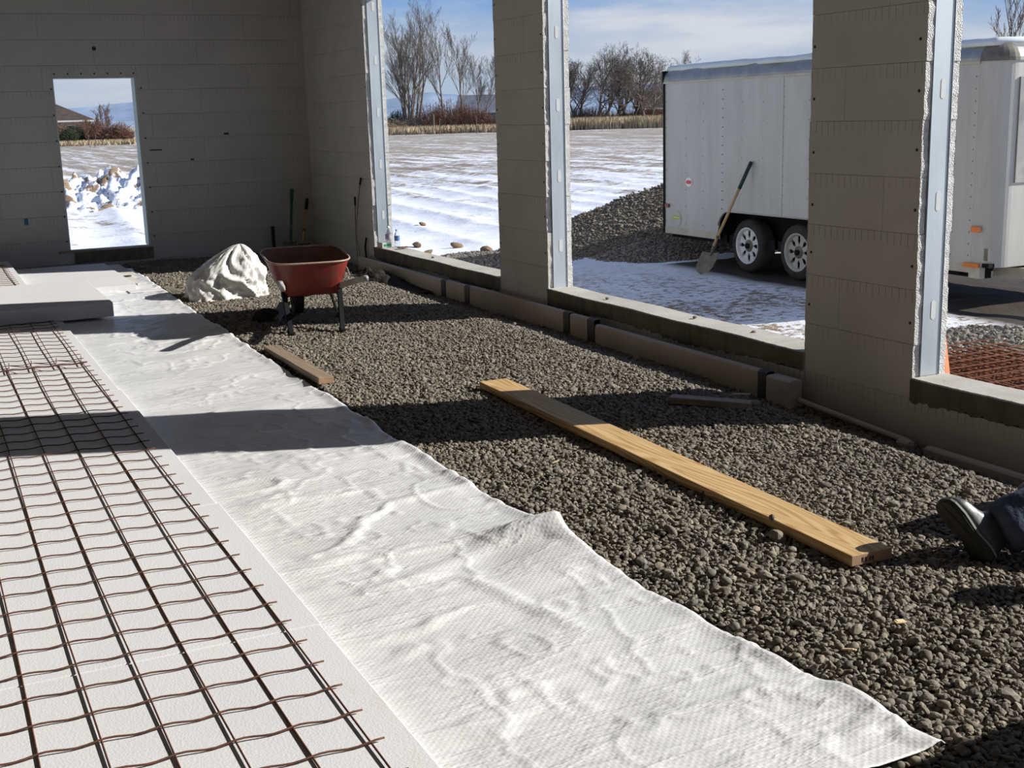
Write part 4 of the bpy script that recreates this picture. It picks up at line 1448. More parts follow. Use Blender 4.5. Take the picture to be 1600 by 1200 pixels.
# gravel drive beyond the nearest window
a_, b_ = jitter(5.1, 9.2, 2.4, 8.3, 0.045, 19)
ok = (vnoise(a_ * 1.2, b_ * 1.2, 5) + 0.55 * (7.9 - b_) > -0.02) & ~((a_ > 5.5) & (a_ < 7.4) & (b_ < 6.7))
a_, b_ = a_[ok], b_[ok]
s_ = 0.021 * np.exp(np.random.default_rng(4).normal(0, 0.3, a_.size))
pebble_scatter('drive_gravel', np.stack([a_, b_, ground_z(a_, b_) + 0.006], 1), s_, None, seed=12, label='loose gravel scattered on the ground outside the nearest window', cat='gravel')
place('drive_bed', MB().box(5.0, 9.3, 1.2, 7.3, GZ - 0.1, GZ - 0.012).mesh('drive_bed', M['gravel']), kind='structure')

# brown clods lying in the snow outside the first window
CL = [(11.0, 23.4), (12.7, 24.4), (11.9, 22.0), (12.6, 22.3), (12.8, 21.5), (9.7, 20.0), (10.3, 19.3), (15.3, 25.5)]
clod_lab = ['dark clod standing alone in the snow, farthest of those beyond the first window', 'brown clod in the snow beyond the first window, upper right of the bottles', 'brown clod in the snow beyond the first window, right of the bottles',
            'long brown clod in the snow in the middle of the first window', 'split brown clod in the snow below the middle of the first window', 'brown clod in the snow just right of the bottles', 'low brown clod in the snow near the first window sill', 'yellowish clod in the snow against the left edge of the middle pillar']


def az_pt(px, D):
    """a bearing across the view and a forward distance, as a place on the ground"""
    a = YAW + math.atan((px - 800) / FPX)
    return D * math.sin(a) / math.cos(a - YAW), D * math.cos(a) / math.cos(a - YAW)


for i, (px, D, s_) in enumerate(((668, 23.5, .13), (658, 19.6, .18), (633, 18.3, .13), (673, 18.3, .16), (673, 17.2, .16), (652, 16.9, .09), (720, 19.3, .18), (766, 18.5, .24))):
    x_, y_ = az_pt(px, D)
    o = place('dirt_clod', PEB[i % 6], None, loc=(x_, y_, GZ + 0.02), rot=(0.2, 0.3, i), label=clod_lab[i], cat='clod', group='brown clods in the snow')
    me = PEB[i % 6].copy()
    me.materials.clear()
    me.materials.append(M['brownclod'] if 'brownclod' in M else M.setdefault('brownclod', simple('brown_clod', (0.13, 0.085, 0.05), (0.26, 0.18, 0.11), 6, rough=0.95)))
    o.data = me
    o.scale = (s_ * 0.75, s_ * 0.5, s_ * 0.28)

# snowy dirt bank seen through the back window
cx_, cy_ = az_pt(150, 31)
X, Y = np.meshgrid(np.linspace(-9, 6.5, 260), np.linspace(-6, 7, 170))
rid = np.exp(-((Y - 2.0 + 0.3 * np.sin(X * 0.7)) / 2.3) ** 2)
Z = GZ - 0.25 + rid * (0.72 + 0.6 * np.maximum(0, fbm(X * 0.9, Y * 0.9, 14, 5)) + 0.75 * np.abs(fbm(X * 2.6, Y * 2.6, 24, 5))) + 0.12 * fbm(X * 1.5, Y * 1.5, 4, 4) * rid
Z *= 1.0
Z = GZ - 0.25 + (Z - GZ + 0.25) * sst(6.5, 5.0, X) * sst(-9, -7, X)
Z += 0.15 * np.exp(-((X - 2.6) / 1.3) ** 2 - ((Y - 0.6) / 2.2) ** 2)
place('dirt_bank', grid_mesh('dirt_bank', X, Y, Z, M['berm']), loc=(cx_, cy_, 0), label='lumpy bank of snow covered soil beyond the back window', cat='dirt bank')

# ------------------------------------------------------------------ trailer
TX, TY0, TY1 = 9.35, 8.73, 14.56        # near side plane, front end, rear end
TG = -0.335
ZR, ZS, ZT = 0.10, 2.075, 2.25          # bottom rail, seam under the roof trim, roof
TW = 2.05
tl = thing('cargo_trailer', 'white enclosed tandem axle cargo trailer parked outside', 'trailer', loc=(TX, TY1, TG))
TO = Vector((TX, TY1, TG))


def T(x, y, z):
    return Vector((x, y, z)) - TO


# side skin with the wheel cut out, as separate riveted panels
AX = [12.71, 11.73]
WR = 0.325
wy0, wy1, wz = 10.92, 13.30, 0.415


def side_z(y):          # lower edge of the skin along the side
    if wy0 + 0.02 < y < wy1 - 0.02:
        d0 = min(y - wy0, wy1 - y)
        r_ = 0.25
        if d0 < r_:
            return ZR + (wz - ZR) * math.sqrt(max(0, 1 - ((r_ - d0) / r_) ** 2))
        return wz
    return ZR


panels = [TY1, 13.19, 11.97, 10.75, 9.55, 8.98]
for i in range(len(panels) - 1):
    ya, yb = panels[i], panels[i + 1]
    n = 40
    ys = [ya + (yb - ya) * k / n for k in range(n + 1)]
    ys[0] -= 0.002
    ys[-1] += 0.002
    mb = MB()
    vs_, fs_ = [], []
    off = 0.003 * (i % 2)
    for y in ys:
        z = side_z(y)
        vs_ += [T(TX - off, y, z), T(TX - off, y, ZS), T(TX + 0.02, y, ZS), T(TX + 0.02, y, z)]
    for k in range(n):
        for q in range(4):
            fs_.append((k * 4 + q, k * 4 + (q + 1) % 4, (k + 1) * 4 + (q + 1) % 4, (k + 1) * 4 + q))
    fs_ += [(0, 3, 2, 1), (n * 4, n * 4 + 1, n * 4 + 2, n * 4 + 3)]
    mb.add(vs_, fs_)
    mb.build('side_panel', M['tskin'], tl)
# rounded front corner and front wall
prof = []
rc = 0.24
for k in range(11):
    t = R(9) * k
    prof.append((TX + rc - rc * math.cos(t), 8.98 - rc * math.sin(t)))
prof_in = [(x + 0.02 * (1 if k < 6 else 0.5), y + 0.02) for k, (x, y) in enumerate(prof)]
mb = MB()
rr = []
for z in (ZR, ZS):
    rr.append([T(x, y, z) for x, y in prof] + [T(x, y, z) for x, y in reversed(prof_in)])
mb.rings(rr)
mb.build('front_corner', M['tskin'], tl, smooth=False)
MB().box(*[v_ for v_ in (TX + rc - TX, TX + TW - TX)], 8.74 - TY1, 8.78 - TY1, ZR - TG, ZS - TG).build('front_wall', M['tskin'], tl)
MB().box(0.26, TW - 0.3, 8.722 - TY1, 8.738 - TY1, 0.92 - TG, 1.92 - TG).build('front_panel', M['talu'], tl, label='raised metal panel on the front wall')
# hidden box: floor, roof, far side, rear doors
MB().box(0.34, TW - 0.34, 8.78 - TY1, -0.02, ZR - TG + 0.0, ZR - TG + 0.04).box(0.03, 0.34, 13.34 - TY1, -0.02, ZR - TG, ZR - TG + 0.04).box(0.03, 0.34, 8.78 - TY1, 10.88 - TY1, ZR - TG, ZR - TG + 0.04).build('floor_deck', M['black'], tl)
MB().box(TW - 0.02, TW, 8.78 - TY1, -0.02, ZR - TG, ZS - TG).build('far_side', M['tskin'], tl)
MB().box(0.02, TW - 0.02, -0.02, 0.0, ZR - TG, ZS - TG).build('rear_door', M['tskin'], tl)
MB().box(-0.012, 0.03, -0.03, 0.012, ZR - TG - 0.06, ZS - TG + 0.02).build('rear_corner_post', M['black'], tl, label='black rear corner post')
MB().box(0.021, 0.34, 10.9 - TY1, 13.32 - TY1, wz - TG + 0.01, wz - TG + 0.03).box(0.31, 0.34, 10.9 - TY1, 13.32 - TY1, ZR - TG - 0.05, wz - TG + 0.01).box(0.021, 0.34, 10.885 - TY1, 10.905 - TY1, ZR - TG, wz - TG).box(0.021, 0.34, 13.315 - TY1, 13.335 - TY1, ZR - TG, wz - TG).build('wheel_well', M['black'], tl)
# roof trim: quarter-round metal along the side and around the front
nq = 8
rr = []
for (yy) in (TY1 - 0.0, 8.98):
    ring = []
    for k in range(nq + 1):
        t = R(90) * k / nq
        ring.append(T(TX - 0.015 + 0.18 * (1 - math.cos(t)), yy, ZS + (ZT - ZS) * math.sin(t)))
    ring.append(T(TX + 0.2, yy, ZS))
    rr.append(ring)
mb = MB().rings(rr)
mb.build('roof_trim', M['talu'], tl, smooth=False, label='curved bare metal roof edge')
rr = []
for ka in range(8):
    al = R(90) * ka / 7
    cx_c, cy_c = TX + rc, 8.98
    ring = []
    for k in range(nq + 1):
        t = R(90) * k / nq
        rad_ = rc + 0.015 - 0.17 * (1 - math.cos(t))
        ring.append(T(cx_c - rad_ * math.cos(al), cy_c - rad_ * math.sin(al), ZS + (ZT - ZS) * math.sin(t)))
    ring.append(T(cx_c, cy_c, ZS))
    rr.append(ring)
MB().rings(rr).build('corner_cap', M['spade'], tl, label='dark dented roof corner cap')
rr = []
for xx in (TX + rc, TX + TW - 0.2):
    ring = []
    for k in range(nq + 1):
        t = R(90) * k / nq
        ring.append(T(xx, 8.98 - rc - 0.015 + 0.17 * (1 - math.cos(t)), ZS + (ZT - ZS) * math.sin(t)))
    ring.append(T(xx, 8.98, ZS))
    rr.append(ring)
MB().rings(rr).build('roof_trim', M['talu'], tl)
MB().box(-0.02, 0.17, -0.005, 0.02, ZS - TG - 0.0, ZT - TG - 0.03).build('corner_cap', M['black'], tl, label='black rear roof corner cap')
MB().box(0.16, TW, 8.9 - TY1, -0.01, ZS - TG + 0.1, ZT - TG + 0.0).build('roof', M['talu'], tl)
MB().box(-0.014, -0.003, 8.98 - TY1, -0.0, ZS - TG - 0.022, ZS - TG + 0.004).build('drip_rail', M['tdirty'], tl, label='dirty seam strip under the roof trim')
# snow on the roof with an uneven edge
ys = np.linspace(8.85, TY1 + 0.0, 150)
rr = []
for i, y in enumerate(ys):
    e = 0.055 + 0.035 * float(fbm(np.array(y * 3), np.array(0.0), 3)) * 2
    zt = ZT + 0.045 + 0.012 * float(fbm(np.array(y * 2), np.array(3.0), 6))
    rr.append([T(TX + e, y, ZT - 0.035), T(TX + e - 0.01, y, ZT + 0.0), T(TX + e + 0.05, y, zt), T(TX + 0.9, y, zt + 0.01), T(TX + TW - 0.1, y, ZT + 0.03), T(TX + TW - 0.1, y, ZT - 0.01)])
MB().rings(rr).build('roof_snow', M['roofsnow'], tl, smooth=True, label='layer of snow with an uneven edge on the roof')
# bottom rails
MB().box(-0.004, 0.05, 13.30 - TY1, -0.01, ZR - TG - 0.06, ZR - TG + 0.03).build('bottom_rail', M['tdirty'], tl, label='dirty lower side rail')
MB().box(-0.004, 0.05, 8.98 - TY1, 10.92 - TY1, ZR - TG - 0.06, ZR - TG + 0.03).build('bottom_rail', M['tdirty'], tl, label='dirty lower side rail')
MB().box(0.1, 0.2, 8.9 - TY1, -0.05, ZR - TG - 0.12, ZR - TG).box(TW - 0.2, TW - 0.1, 8.9 - TY1, -0.05, ZR - TG - 0.12, ZR - TG).build('frame_rail', M['black'], tl)
for a in range(6):
    MB().box(0.1, TW - 0.1, -0.4 - a * 1.0, -0.34 - a * 1.0, ZR - TG - 0.1, ZR - TG).build('cross_member', M['black'], tl)
# tongue and jack
MB().beam(T(TX + 0.35, 9.0, ZR - 0.07), T(TX + 1.0, 7.35, ZR - 0.09), 0.06, 0.10).beam(T(TX + 1.7, 9.0, ZR - 0.07), T(TX + 1.05, 7.35, ZR - 0.09), 0.06, 0.10).build('tongue', M['tdirty'], tl)
MB().tube([T(TX + 1.02, 7.5, TG + 0.01), T(TX + 1.02, 7.5, 0.35)], 0.03, 12).build('jack', M['black'], tl, smooth=True)
MB().box(-0.002, 0.07, 8.86 - TY1, 9.0 - TY1, ZR - TG - 0.11, ZR - TG).build('corner_bracket', M['tdirty'], tl)
# rim of the wheel opening
arc = [T(TX - 0.006, y, side_z(y)) for y in np.linspace(wy0 + 0.021, wy1 - 0.021, 90)]
MB().tube(arc, 0.010, 6).build('fender_lip', M['tdirty'], tl, label='pale lip of the wheel opening')
# rivets: rows as separate parts
rowsY = [14.50, 14.02, 13.62, 13.18, 13.20, 12.78, 12.36, 11.96, 11.5, 11.1, 10.74, 10.3, 9.9, 9.56, 9.25, 9.02]
for i, y in enumerate(rowsY):
    dense = any(abs(y - p) < 0.02 for p in (13.19, 11.96, 10.75, 9.56)) or y > 14.4 or y < 9.1
    st = 0.115 if dense else 0.225
    mb = MB()
    z = ZS - (0.14 if dense else 0.30)
    while z > side_z(y) + 0.06:
        c = T(TX - 0.004, y, z)
        r_ = 0.0085
        mb.add([c + Vector((-0.005, 0, 0)), c + Vector((0, r_, 0)), c + Vector((0, r_ * .5, r_ * .87)), c + Vector((0, -r_ * .5, r_ * .87)), c + Vector((0, -r_, 0)), c + Vector((0, -r_ * .5, -r_ * .87)), c + Vector((0, r_ * .5, -r_ * .87))],
               [(0, 1, 2), (0, 2, 3), (0, 3, 4), (0, 4, 5), (0, 5, 6), (0, 6, 1)])
        z -= st
    mb.build('rivet_row', M['rivet'], tl, kind='stuff')
# round red and white sign
sg = MB()
c = (14.0, 0.752)
poly = [(0.078 * math.cos(t) * (1 if abs(math.sin(t)) < 0.8 else 0.85), 0.066 * math.sin(t)) for t in np.linspace(0, 2 * math.pi, 20, endpoint=False)]
mt_ = Matrix.Translation(T(TX - 0.004, 13.95, 0.755)) @ Matrix(((0, 0, -1, 0), (-1, 0, 0, 0), (0, 1, 0, 0), (0, 0, 0, 1)))
s1 = MB().prism(poly, 0.003, mt_).build('white_sign', M['whitesign'], tl, label='white oval sign with a red hexagon')
MB().prism([(0.070 * math.cos(R(a_)), 0.032 * math.sin(R(a_))) for a_ in (0, 50, 130, 180, 230, 310)], 0.005, mt_).build('red_hexagon', M['redsign'], s1)
mt_ = Matrix.Translation(T(TX - 0.004, 14.25, 0.25)) @ Matrix(((0, 0, -1, 0), (-1, 0, 0, 0), (0, 1, 0, 0), (0, 0, 0, 1)))
s2 = MB().prism([(0.120 * math.cos(t), 0.108 * math.sin(t)) for t in np.linspace(0, 2 * math.pi, 28, endpoint=False)], 0.002, mt_).build('oval_decal', M['greyprint'], tl, label='grey rimmed oval decal with lime and dark bands')
MB().prism([(0.108 * math.cos(t), 0.098 * math.sin(t)) for t in np.linspace(0, 2 * math.pi, 28, endpoint=False)], 0.003, mt_).build('decal_face', M['tskin'], s2)
MB().prism([(-0.09, -0.012), (0.09, -0.012), (0.094, 0.01), (0.084, 0.045), (-0.084, 0.045), (-0.094, 0.01)], 0.004, mt_).build('decal_band', M['limeprint'], s2)
MB().prism([(-0.05, 0.058), (0.05, 0.058), (0.05, 0.074), (-0.05, 0.074)], 0.004, mt_).build('decal_band', M['greyprint'], s2)
MB().prism([(-0.06, 0.012), (0.06, 0.012), (0.06, 0.02), (-0.06, 0.02)], 0.005, mt_).build('decal_band', M['whitesign'], s2)


def lens(y, z, wd, ht, mt, label):
    o = MB().box(T(TX - 0.03, 0, 0).x, T(TX - 0.002, 0, 0).x, y - wd / 2 - TY1, y + wd / 2 - TY1, z - ht / 2 - TG, z + ht / 2 - TG).build('marker_light', mt, tl, label=label)
    bevel(o, 0.006, 2)


lens(14.46, 0.42, 0.09, 0.05, M['redlens'], 'red marker light at the rear')
lens(8.92, 0.474, 0.11, 0.055, M['amber'], 'amber marker light at the front')
lens(8.96, 0.12, 0.20, 0.04, M['amber'], 'long amber reflector at the front')
MB().box(-0.03, 0.0, 8.74 - TY1, 8.79 - TY1, 0.18 - TG, 0.30 - TG).build('hinge', M['spade'], tl)
# wheels
for i, y in enumerate(AX):
    zc = TG + WR
    c = T(TX + 0.15, y, zc + 0.01)
    mt_ = Matrix.Translation(c) @ Matrix.Rotation(R(-90), 4, 'Y')
    tyre = MB().lathe([(0.215, -0.10), (0.25, -0.112), (0.305, -0.105), (0.328, -0.085), (0.335, -0.05), (0.335, 0.05), (0.328, 0.085), (0.305, 0.105), (0.25, 0.112), (0.222, 0.10)], 48, mt_).build('wheel', M['rubber'], tl, smooth=True)
    rm = M['rim'] if i == 0 else M['rim2']
    rb_ = MB().lathe([(0.226, 0.100), (0.232, 0.110), (0.226, 0.114), (0.210, 0.106), (0.196, 0.070), (0.192, 0.03)], 40, mt_).build('rim_barrel', rm, tyre, smooth=True, label='pale steel rim')
    # spoked disc: eight spokes round a hub
    for k in range(8):
        a_ = R(45 * k + 22.5)
        c_, s_ = math.cos(a_), math.sin(a_)
        pr = [(0.060, -0.032), (0.135, -0.028), (0.196, -0.062), (0.196, 0.062), (0.135, 0.028), (0.060, 0.032)]
        poly = [(u * c_ - v_ * s_, u * s_ + v_ * c_) for u, v_ in pr]
        MB().prism(poly, 0.012, mt_ @ Matrix.Translation((0, 0, 0.062))).build('spoke', rm, tyre)
    MB().lathe([(0.0, 0.088), (0.04, 0.087), (0.076, 0.080), (0.082, 0.06)], 20, mt_).build('hub', M['spade'], tyre, smooth=True)
    MB().lathe([(0.0, 0.120), (0.033, 0.118), (0.036, 0.07)], 16, mt_).build('hub_cap', M['black'], tyre, smooth=True)
    MB().lathe([(0.0, -0.02), (0.215, -0.02), (0.215, 0.0), (0.0, 0.0)], 24, mt_).build('brake_drum', M['black'], tyre)
    # far side wheel
    mt2 = Matrix.Translation(T(TX + TW - 0.14, y, zc)) @ Matrix.Rotation(R(90), 4, 'Y')
    MB().lathe([(0.0, 0.08), (0.19, 0.09), (0.24, 0.112), (0.295, 0.105), (0.325, 0.05), (0.325, -0.05), (0.295, -0.105), (0.24, -0.112), (0.0, -0.10)], 32, mt2).build('wheel', M['rubber'], tl, smooth=True)

# shovel leaning on the trailer
ft, tp = Vector((8.78, 12.83, GZ - 0.02)), Vector((9.325, 12.55, 1.055))
t, d = long_tool('shovel', 'shovel with wooden handle and black grip leaning against the white trailer', ft, tp, 0.018, M['ash'], M['darkgreen'], 0.36, head=0.38)
spade_head(t, d, (0.45, -1, 0), 0.30, 0.25, M['spade'])

# ------------------------------------------------------------------ far scenery


def tree(name, label, px, D, height, kind='tall', seed=0, stems=3, bark='bark', twig='twig', group=None, spread=1.0, dens=1.0, lean=0.0):
    r2 = random.Random(seed)
    x, y = az_pt(px, D)
    t = thing(name, label, 'tree', loc=(x, y, GZ), group=group)
    tk, tw_ = MB(), MB()
    ntw = [0]

    NCH = {0: 11, 1: 8, 2: 5, 3: 4}
    if stems >= 3:
        NCH = {0: 8, 1: 7, 2: 5, 3: 3}

    def grow(p, d, L, rad, lv):
        n = 6 if lv == 0 else (4 if lv == 1 else (3 if lv == 2 else 2))
        pts_ = [p.copy()]
        q = p.copy()
        dd = d.copy()
        wob = 0.05 if kind == 'tall' else 0.11
        for i in range(n):
            dd = (dd + Vector((r2.gauss(0, wob), r2.gauss(0, wob), 0.06 if kind == 'tall' else 0.03))).normalized()
            q = q + dd * L / n
            pts_.append(q.copy())
        rads = [max(0.009, rad * (1 - 0.82 * i / n)) for i in range(n + 1)]
        (tk if lv < 2 else tw_).tube(pts_, rads, 6 if lv == 0 else (4 if lv == 1 else 3), cap=False)
        if lv >= 4:
            return
        nch = max(2, int(NCH[lv] * dens + 0.5))
        for k in range(nch):
            f = (0.22 if lv == 0 else 0.18) + 0.78 * (k + r2.uniform(0.2, 0.9)) / nch
            f = min(f, 0.99)
            j = f * n
            i0 = min(int(j), n - 1)
            pb = pts_[i0].lerp(pts_[i0 + 1], j - i0)
            ang = r2.uniform(18, 40) if kind == 'tall' else r2.uniform(26, 54)
            az_ = r2.uniform(0, 2 * math.pi)
            o = dd.orthogonal().normalized()
            o.rotate(Matrix.Rotation(az_, 3, dd))
            nd_ = (dd * math.cos(R(ang)) + o * math.sin(R(ang)) * spread).normalized()
            nd_ = (nd_ + Vector((0, 0, 0.16 if kind == 'tall' else 0.08))).normalized()
            base_r = (0.60, 0.56, 0.52, 0.55)[lv] if kind == 'tall' else (0.78, 0.62, 0.56, 0.55)[lv]
            grow(pb, nd_, L * base_r * (1.0 - 0.42 * f) * r2.uniform(0.8, 1.15), rad * (0.5 if kind == 'tall' else 0.55) * (1 - 0.55 * f), lv + 1)

    for s_ in range(stems):
        a_ = 2 * math.pi * s_ / max(1, stems) + r2.random()
        tilt = 0 if stems == 1 else (0.10 + 0.20 * r2.random()) * (1 if kind == 'tall' else 1.9)
        d = Vector((math.cos(a_) * tilt + lean, math.sin(a_) * tilt, 1)).normalized()
        hh_ = height * (0.86 if kind == 'tall' else 0.60) * (1 if s_ == 0 else r2.uniform(0.75, 1.0))
        grow(Vector((math.cos(a_) * 0.3 * (stems > 1), math.sin(a_) * 0.3 * (stems > 1), 0)), d, hh_, height * (0.0125 if kind == 'tall' else 0.019), 0)
    zs = sorted(v_[2] for v_ in tw_.v)
    k_ = height / zs[int(len(zs) * 0.998)]
    for mb in (tk, tw_):
        mb.v = [(a * (k_ if k_ < 1 else 1 + (k_ - 1) * .5), b * (k_ if k_ < 1 else 1 + (k_ - 1) * .5), c * k_) for a, b, c in mb.v]
    tk.build('trunk', M[bark], t, smooth=True)
    tw_.build('twigs', M[twig], t, kind='stuff')
    return t


TG1 = 'tall bare trees seen through the first window opening'
TG2 = 'spreading bare trees seen through the middle window opening'
tree('bare_tree', 'many stemmed bare tree farthest left in the first window opening', 652, 168, 15.8, 'tall', 1, 6, spread=1.0, lean=-0.03)
tree('bare_tree', 'tallest bare tree in the first window opening, left of its centre', 664, 176, 18.6, 'tall', 2, 3, spread=0.95)
tree('bare_tree', 'bare tree right of the tallest one in the first window opening', 708, 168, 16.2, 'tall', 3, 1, spread=0.9)
tree('bare_tree', 'slender bare tree left of the middle pillar', 735, 172, 14.6, 'tall', 4, 1, spread=0.8)
tree('bare_tree', 'smaller bare tree touching the left edge of the middle pillar', 765, 178, 10.5, 'tall', 5, 2, spread=0.9)
tree('bare_tree', 'dark bare tree touching the right edge of the middle pillar', 893, 172, 9.2, 'round', 6, 2, 'darkbark', 'darktwig')
tree('bare_tree', 'dark dense bare tree, second from the middle pillar', 912, 178, 9.4, 'round', 7, 2, 'darkbark', 'darktwig', dens=1.1)
tree('bare_tree', 'largest spreading dark bare tree in the middle window opening', 946, 165, 10.6, 'round', 8, 2, 'darkbark', 'darktwig', spread=1.1)
tree('bare_tree', 'dark spreading tree right behind the largest one', 976, 172, 11.2, 'round', 9, 2, 'darkbark', 'darktwig', spread=1.1)
tree('bare_tree', 'forked bare tree left of the trailer', 996, 170, 10.2, 'round', 10, 3, 'darkbark', 'darktwig')
tree('bare_tree', 'bare tree close to the rear edge of the trailer', 1020, 168, 9.2, 'round', 11, 2, 'bark', 'twig')
tree('bare_tree', 'bare tree whose crown shows just above the trailer roof', 1066, 172, 9.9, 'round', 12, 3, 'bark', 'twig')
tree('bare_tree', 'slender bare tree at the top right corner of the picture', 1598, 62, 8.2, 'tall', 13, 3, 'darkbark', 'redtwig', spread=0.7)
tree('young_tree', 'young bare tree standing in the field beyond the back window', 168, 126, 3.0, 'tall', 14, 2, 'darkbark', 'redtwig', spread=1.2)
tree('bare_tree', 'pointed bare tree right of the house beyond the back window', 188, 165, 5.0, 'tall', 15, 2, 'bark', 'redtwig', spread=0.8)


def bush(name, label, px, D, h, wd, seed, twig, group=None, n=260, solid=False):
    r2 = random.Random(seed)
    x, y = az_pt(px, D)
    t = thing(name, label, 'bush', loc=(x, y, GZ), group=group)
    mb = MB()
    for i in range(n):
        a_ = r2.uniform(0, 6.28)
        u = r2.random() ** 0.5
        b_ = Vector((math.cos(a_) * u * wd * 0.35, math.sin(a_) * u * wd * 0.35, 0))
        e_ = Vector((math.cos(a_) * u * wd * 0.5, math.sin(a_) * u * wd * 0.5, h * (1 - 0.55 * u * u) * r2.uniform(0.6, 1.0)))
        mid_ = b_.lerp(e_, 0.5) + Vector((r2.gauss(0, .1), r2.gauss(0, .1), 0))
        mb.tube([b_, mid_, e_], [0.035, 0.028, 0.012], 3, cap=False)
        for k in range(4):
            q = mid_.lerp(e_, r2.random())
            mb.tube([q, q + Vector((r2.gauss(0, .28), r2.gauss(0, .28), r2.uniform(.05, .4)))], [0.02, 0.008], 3, cap=False)
    mb.build('twigs', M[twig], t, kind='stuff')
    if solid:
        pass
    return t


BG = 'russet bushes at the field edge beyond the back window'
for i, (px, D, h, wd, tw) in enumerate(((92, 150, 2.6, 3.6, 'redtwig'), (108, 152, 2.9, 4, 'redtwig'), (124, 150, 2.7, 3.6, 'redtwig'), (133, 146, 2.2, 2.4, 'evergreen'), (146, 152, 2.4, 3, 'evergreen'), (160, 155, 3.2, 3.4, 'redtwig'), (180, 152, 2.9, 3.4, 'redtwig'), (198, 150, 2.5, 3.6, 'redtwig'), (213, 150, 2.8, 3.4, 'redtwig'))):
    nm = ('russet bush', 'dark evergreen bush')[tw == 'evergreen']
    pos_ = ('at the left edge', 'second from the left', 'third from the left', 'left of the pale gap', 'right of the pale gap', 'behind the young tree', 'right of the young tree', 'second from the right', 'at the right edge')[i]
    bush('bush', f'{nm} {pos_} of the back window view', px, D, h, wd, 50 + i, tw)
for i, (px, D, h, wd, tw) in enumerate(((622, 165, 2.2, 6, 'straw'), (636, 168, 3.5, 3, 'evergreen'), (655, 166, 2.6, 5, 'darktwig'), (690, 168, 4.2, 7, 'redtwig'), (716, 168, 4.6, 7, 'redtwig'), (742, 168, 4.2, 6, 'redtwig'), (764, 166, 3.2, 5, 'redtwig'), (905, 170, 3.4, 7, 'darktwig'), (935, 170, 3.2, 7, 'redtwig'), (965, 172, 2.4, 6, 'redtwig'), (995, 172, 2.4, 6, 'redtwig'), (1022, 170, 2.8, 6, 'redtwig'))):
    lb = ('low tan bush left of the tallest tree', 'dark green bush at the foot of the leftmost tree', 'dark low bush under the tallest tree', 'russet thicket between the tall trees', 'russet thicket under the tree right of the tallest one', 'russet thicket under the slender tree', 'russet bush beside the middle pillar',
          'dark thicket right of the middle pillar', 'russet thicket left of the largest spreading tree', 'low russet bush right of the largest spreading tree', 'low russet bush under the forked tree', 'russet bush beside the trailer rear')[i]
    bush('bush', lb, px, D, h, wd, 80 + i, tw, n=300)

# tan grass strip along the fence (stuff)


def grass(name, pxa, pxb, D0, D1, h, n, seed, label):
    r2 = random.Random(seed)
    mb = MB()
    for i in range(n):
        px = r2.uniform(pxa, pxb)
        D = r2.uniform(D0, D1)
        x, y = az_pt(px, D)
        hh_ = h * r2.uniform(0.6, 1.1)
        a_ = r2.uniform(0, 3.14)
        w_ = 0.09
        dx, dy = math.cos(a_) * w_, math.sin(a_) * w_
        lx, ly = r2.gauss(0, .12), r2.gauss(0, .12)
        mb.add([(x - dx, y - dy, GZ - 0.1), (x + dx, y + dy, GZ - 0.1), (x + lx, y + ly, GZ + hh_)], [(0, 1, 2)])
    place(name, mb.mesh(name, M['straw']), label=label, cat='grass', kind='stuff')


grass('dry_grass', 590, 790, 153, 163, 1.0, 6000, 1, 'strip of tall dry tan grass beyond the field in the first window')
grass('dry_grass', 870, 1060, 151, 163, 1.45, 12000, 2, 'strip of tall dry tan grass beyond the field in the middle window')
grass('dry_grass', 60, 240, 138, 150, 0.6, 4000, 3, 'strip of dry brown grass at the field edge in the back window')

# field fence
fn = thing('field_fence', 'thin wire fence with dark posts along the far edge of the field', 'fence', loc=(*az_pt(900, 147.5), GZ))
F0 = Vector((*az_pt(900, 147.5), 0))
fps = []
for px in (600, 649, 701, 757, 812, 868, 924, 961, 1001, 1041, 1085):
    x, y = az_pt(px, 147.5)
    fps.append(Vector((x, y, 0)) - F0)
    MB().tube([(fps[-1].x, fps[-1].y, -0.1), (fps[-1].x, fps[-1].y, 1.75)], 0.05, 6).build('post', M['post'], fn)
for z in (0.5, 1.0, 1.5):
    MB().tube([(p.x, p.y, z) for p in fps], 0.008, 4).build('fence_wire', M['post'], fn)
x, y = az_pt(691, 160)
MB().lathe([(0.24, 0), (0.22, 2.2), (0.10, 2.4), (0.0, 2.4)], 10).build('dead_stump', M['darkbark'], loc=(x, y, GZ), label='dark broken tree stump standing right of the tallest tree', cat='tree stump')


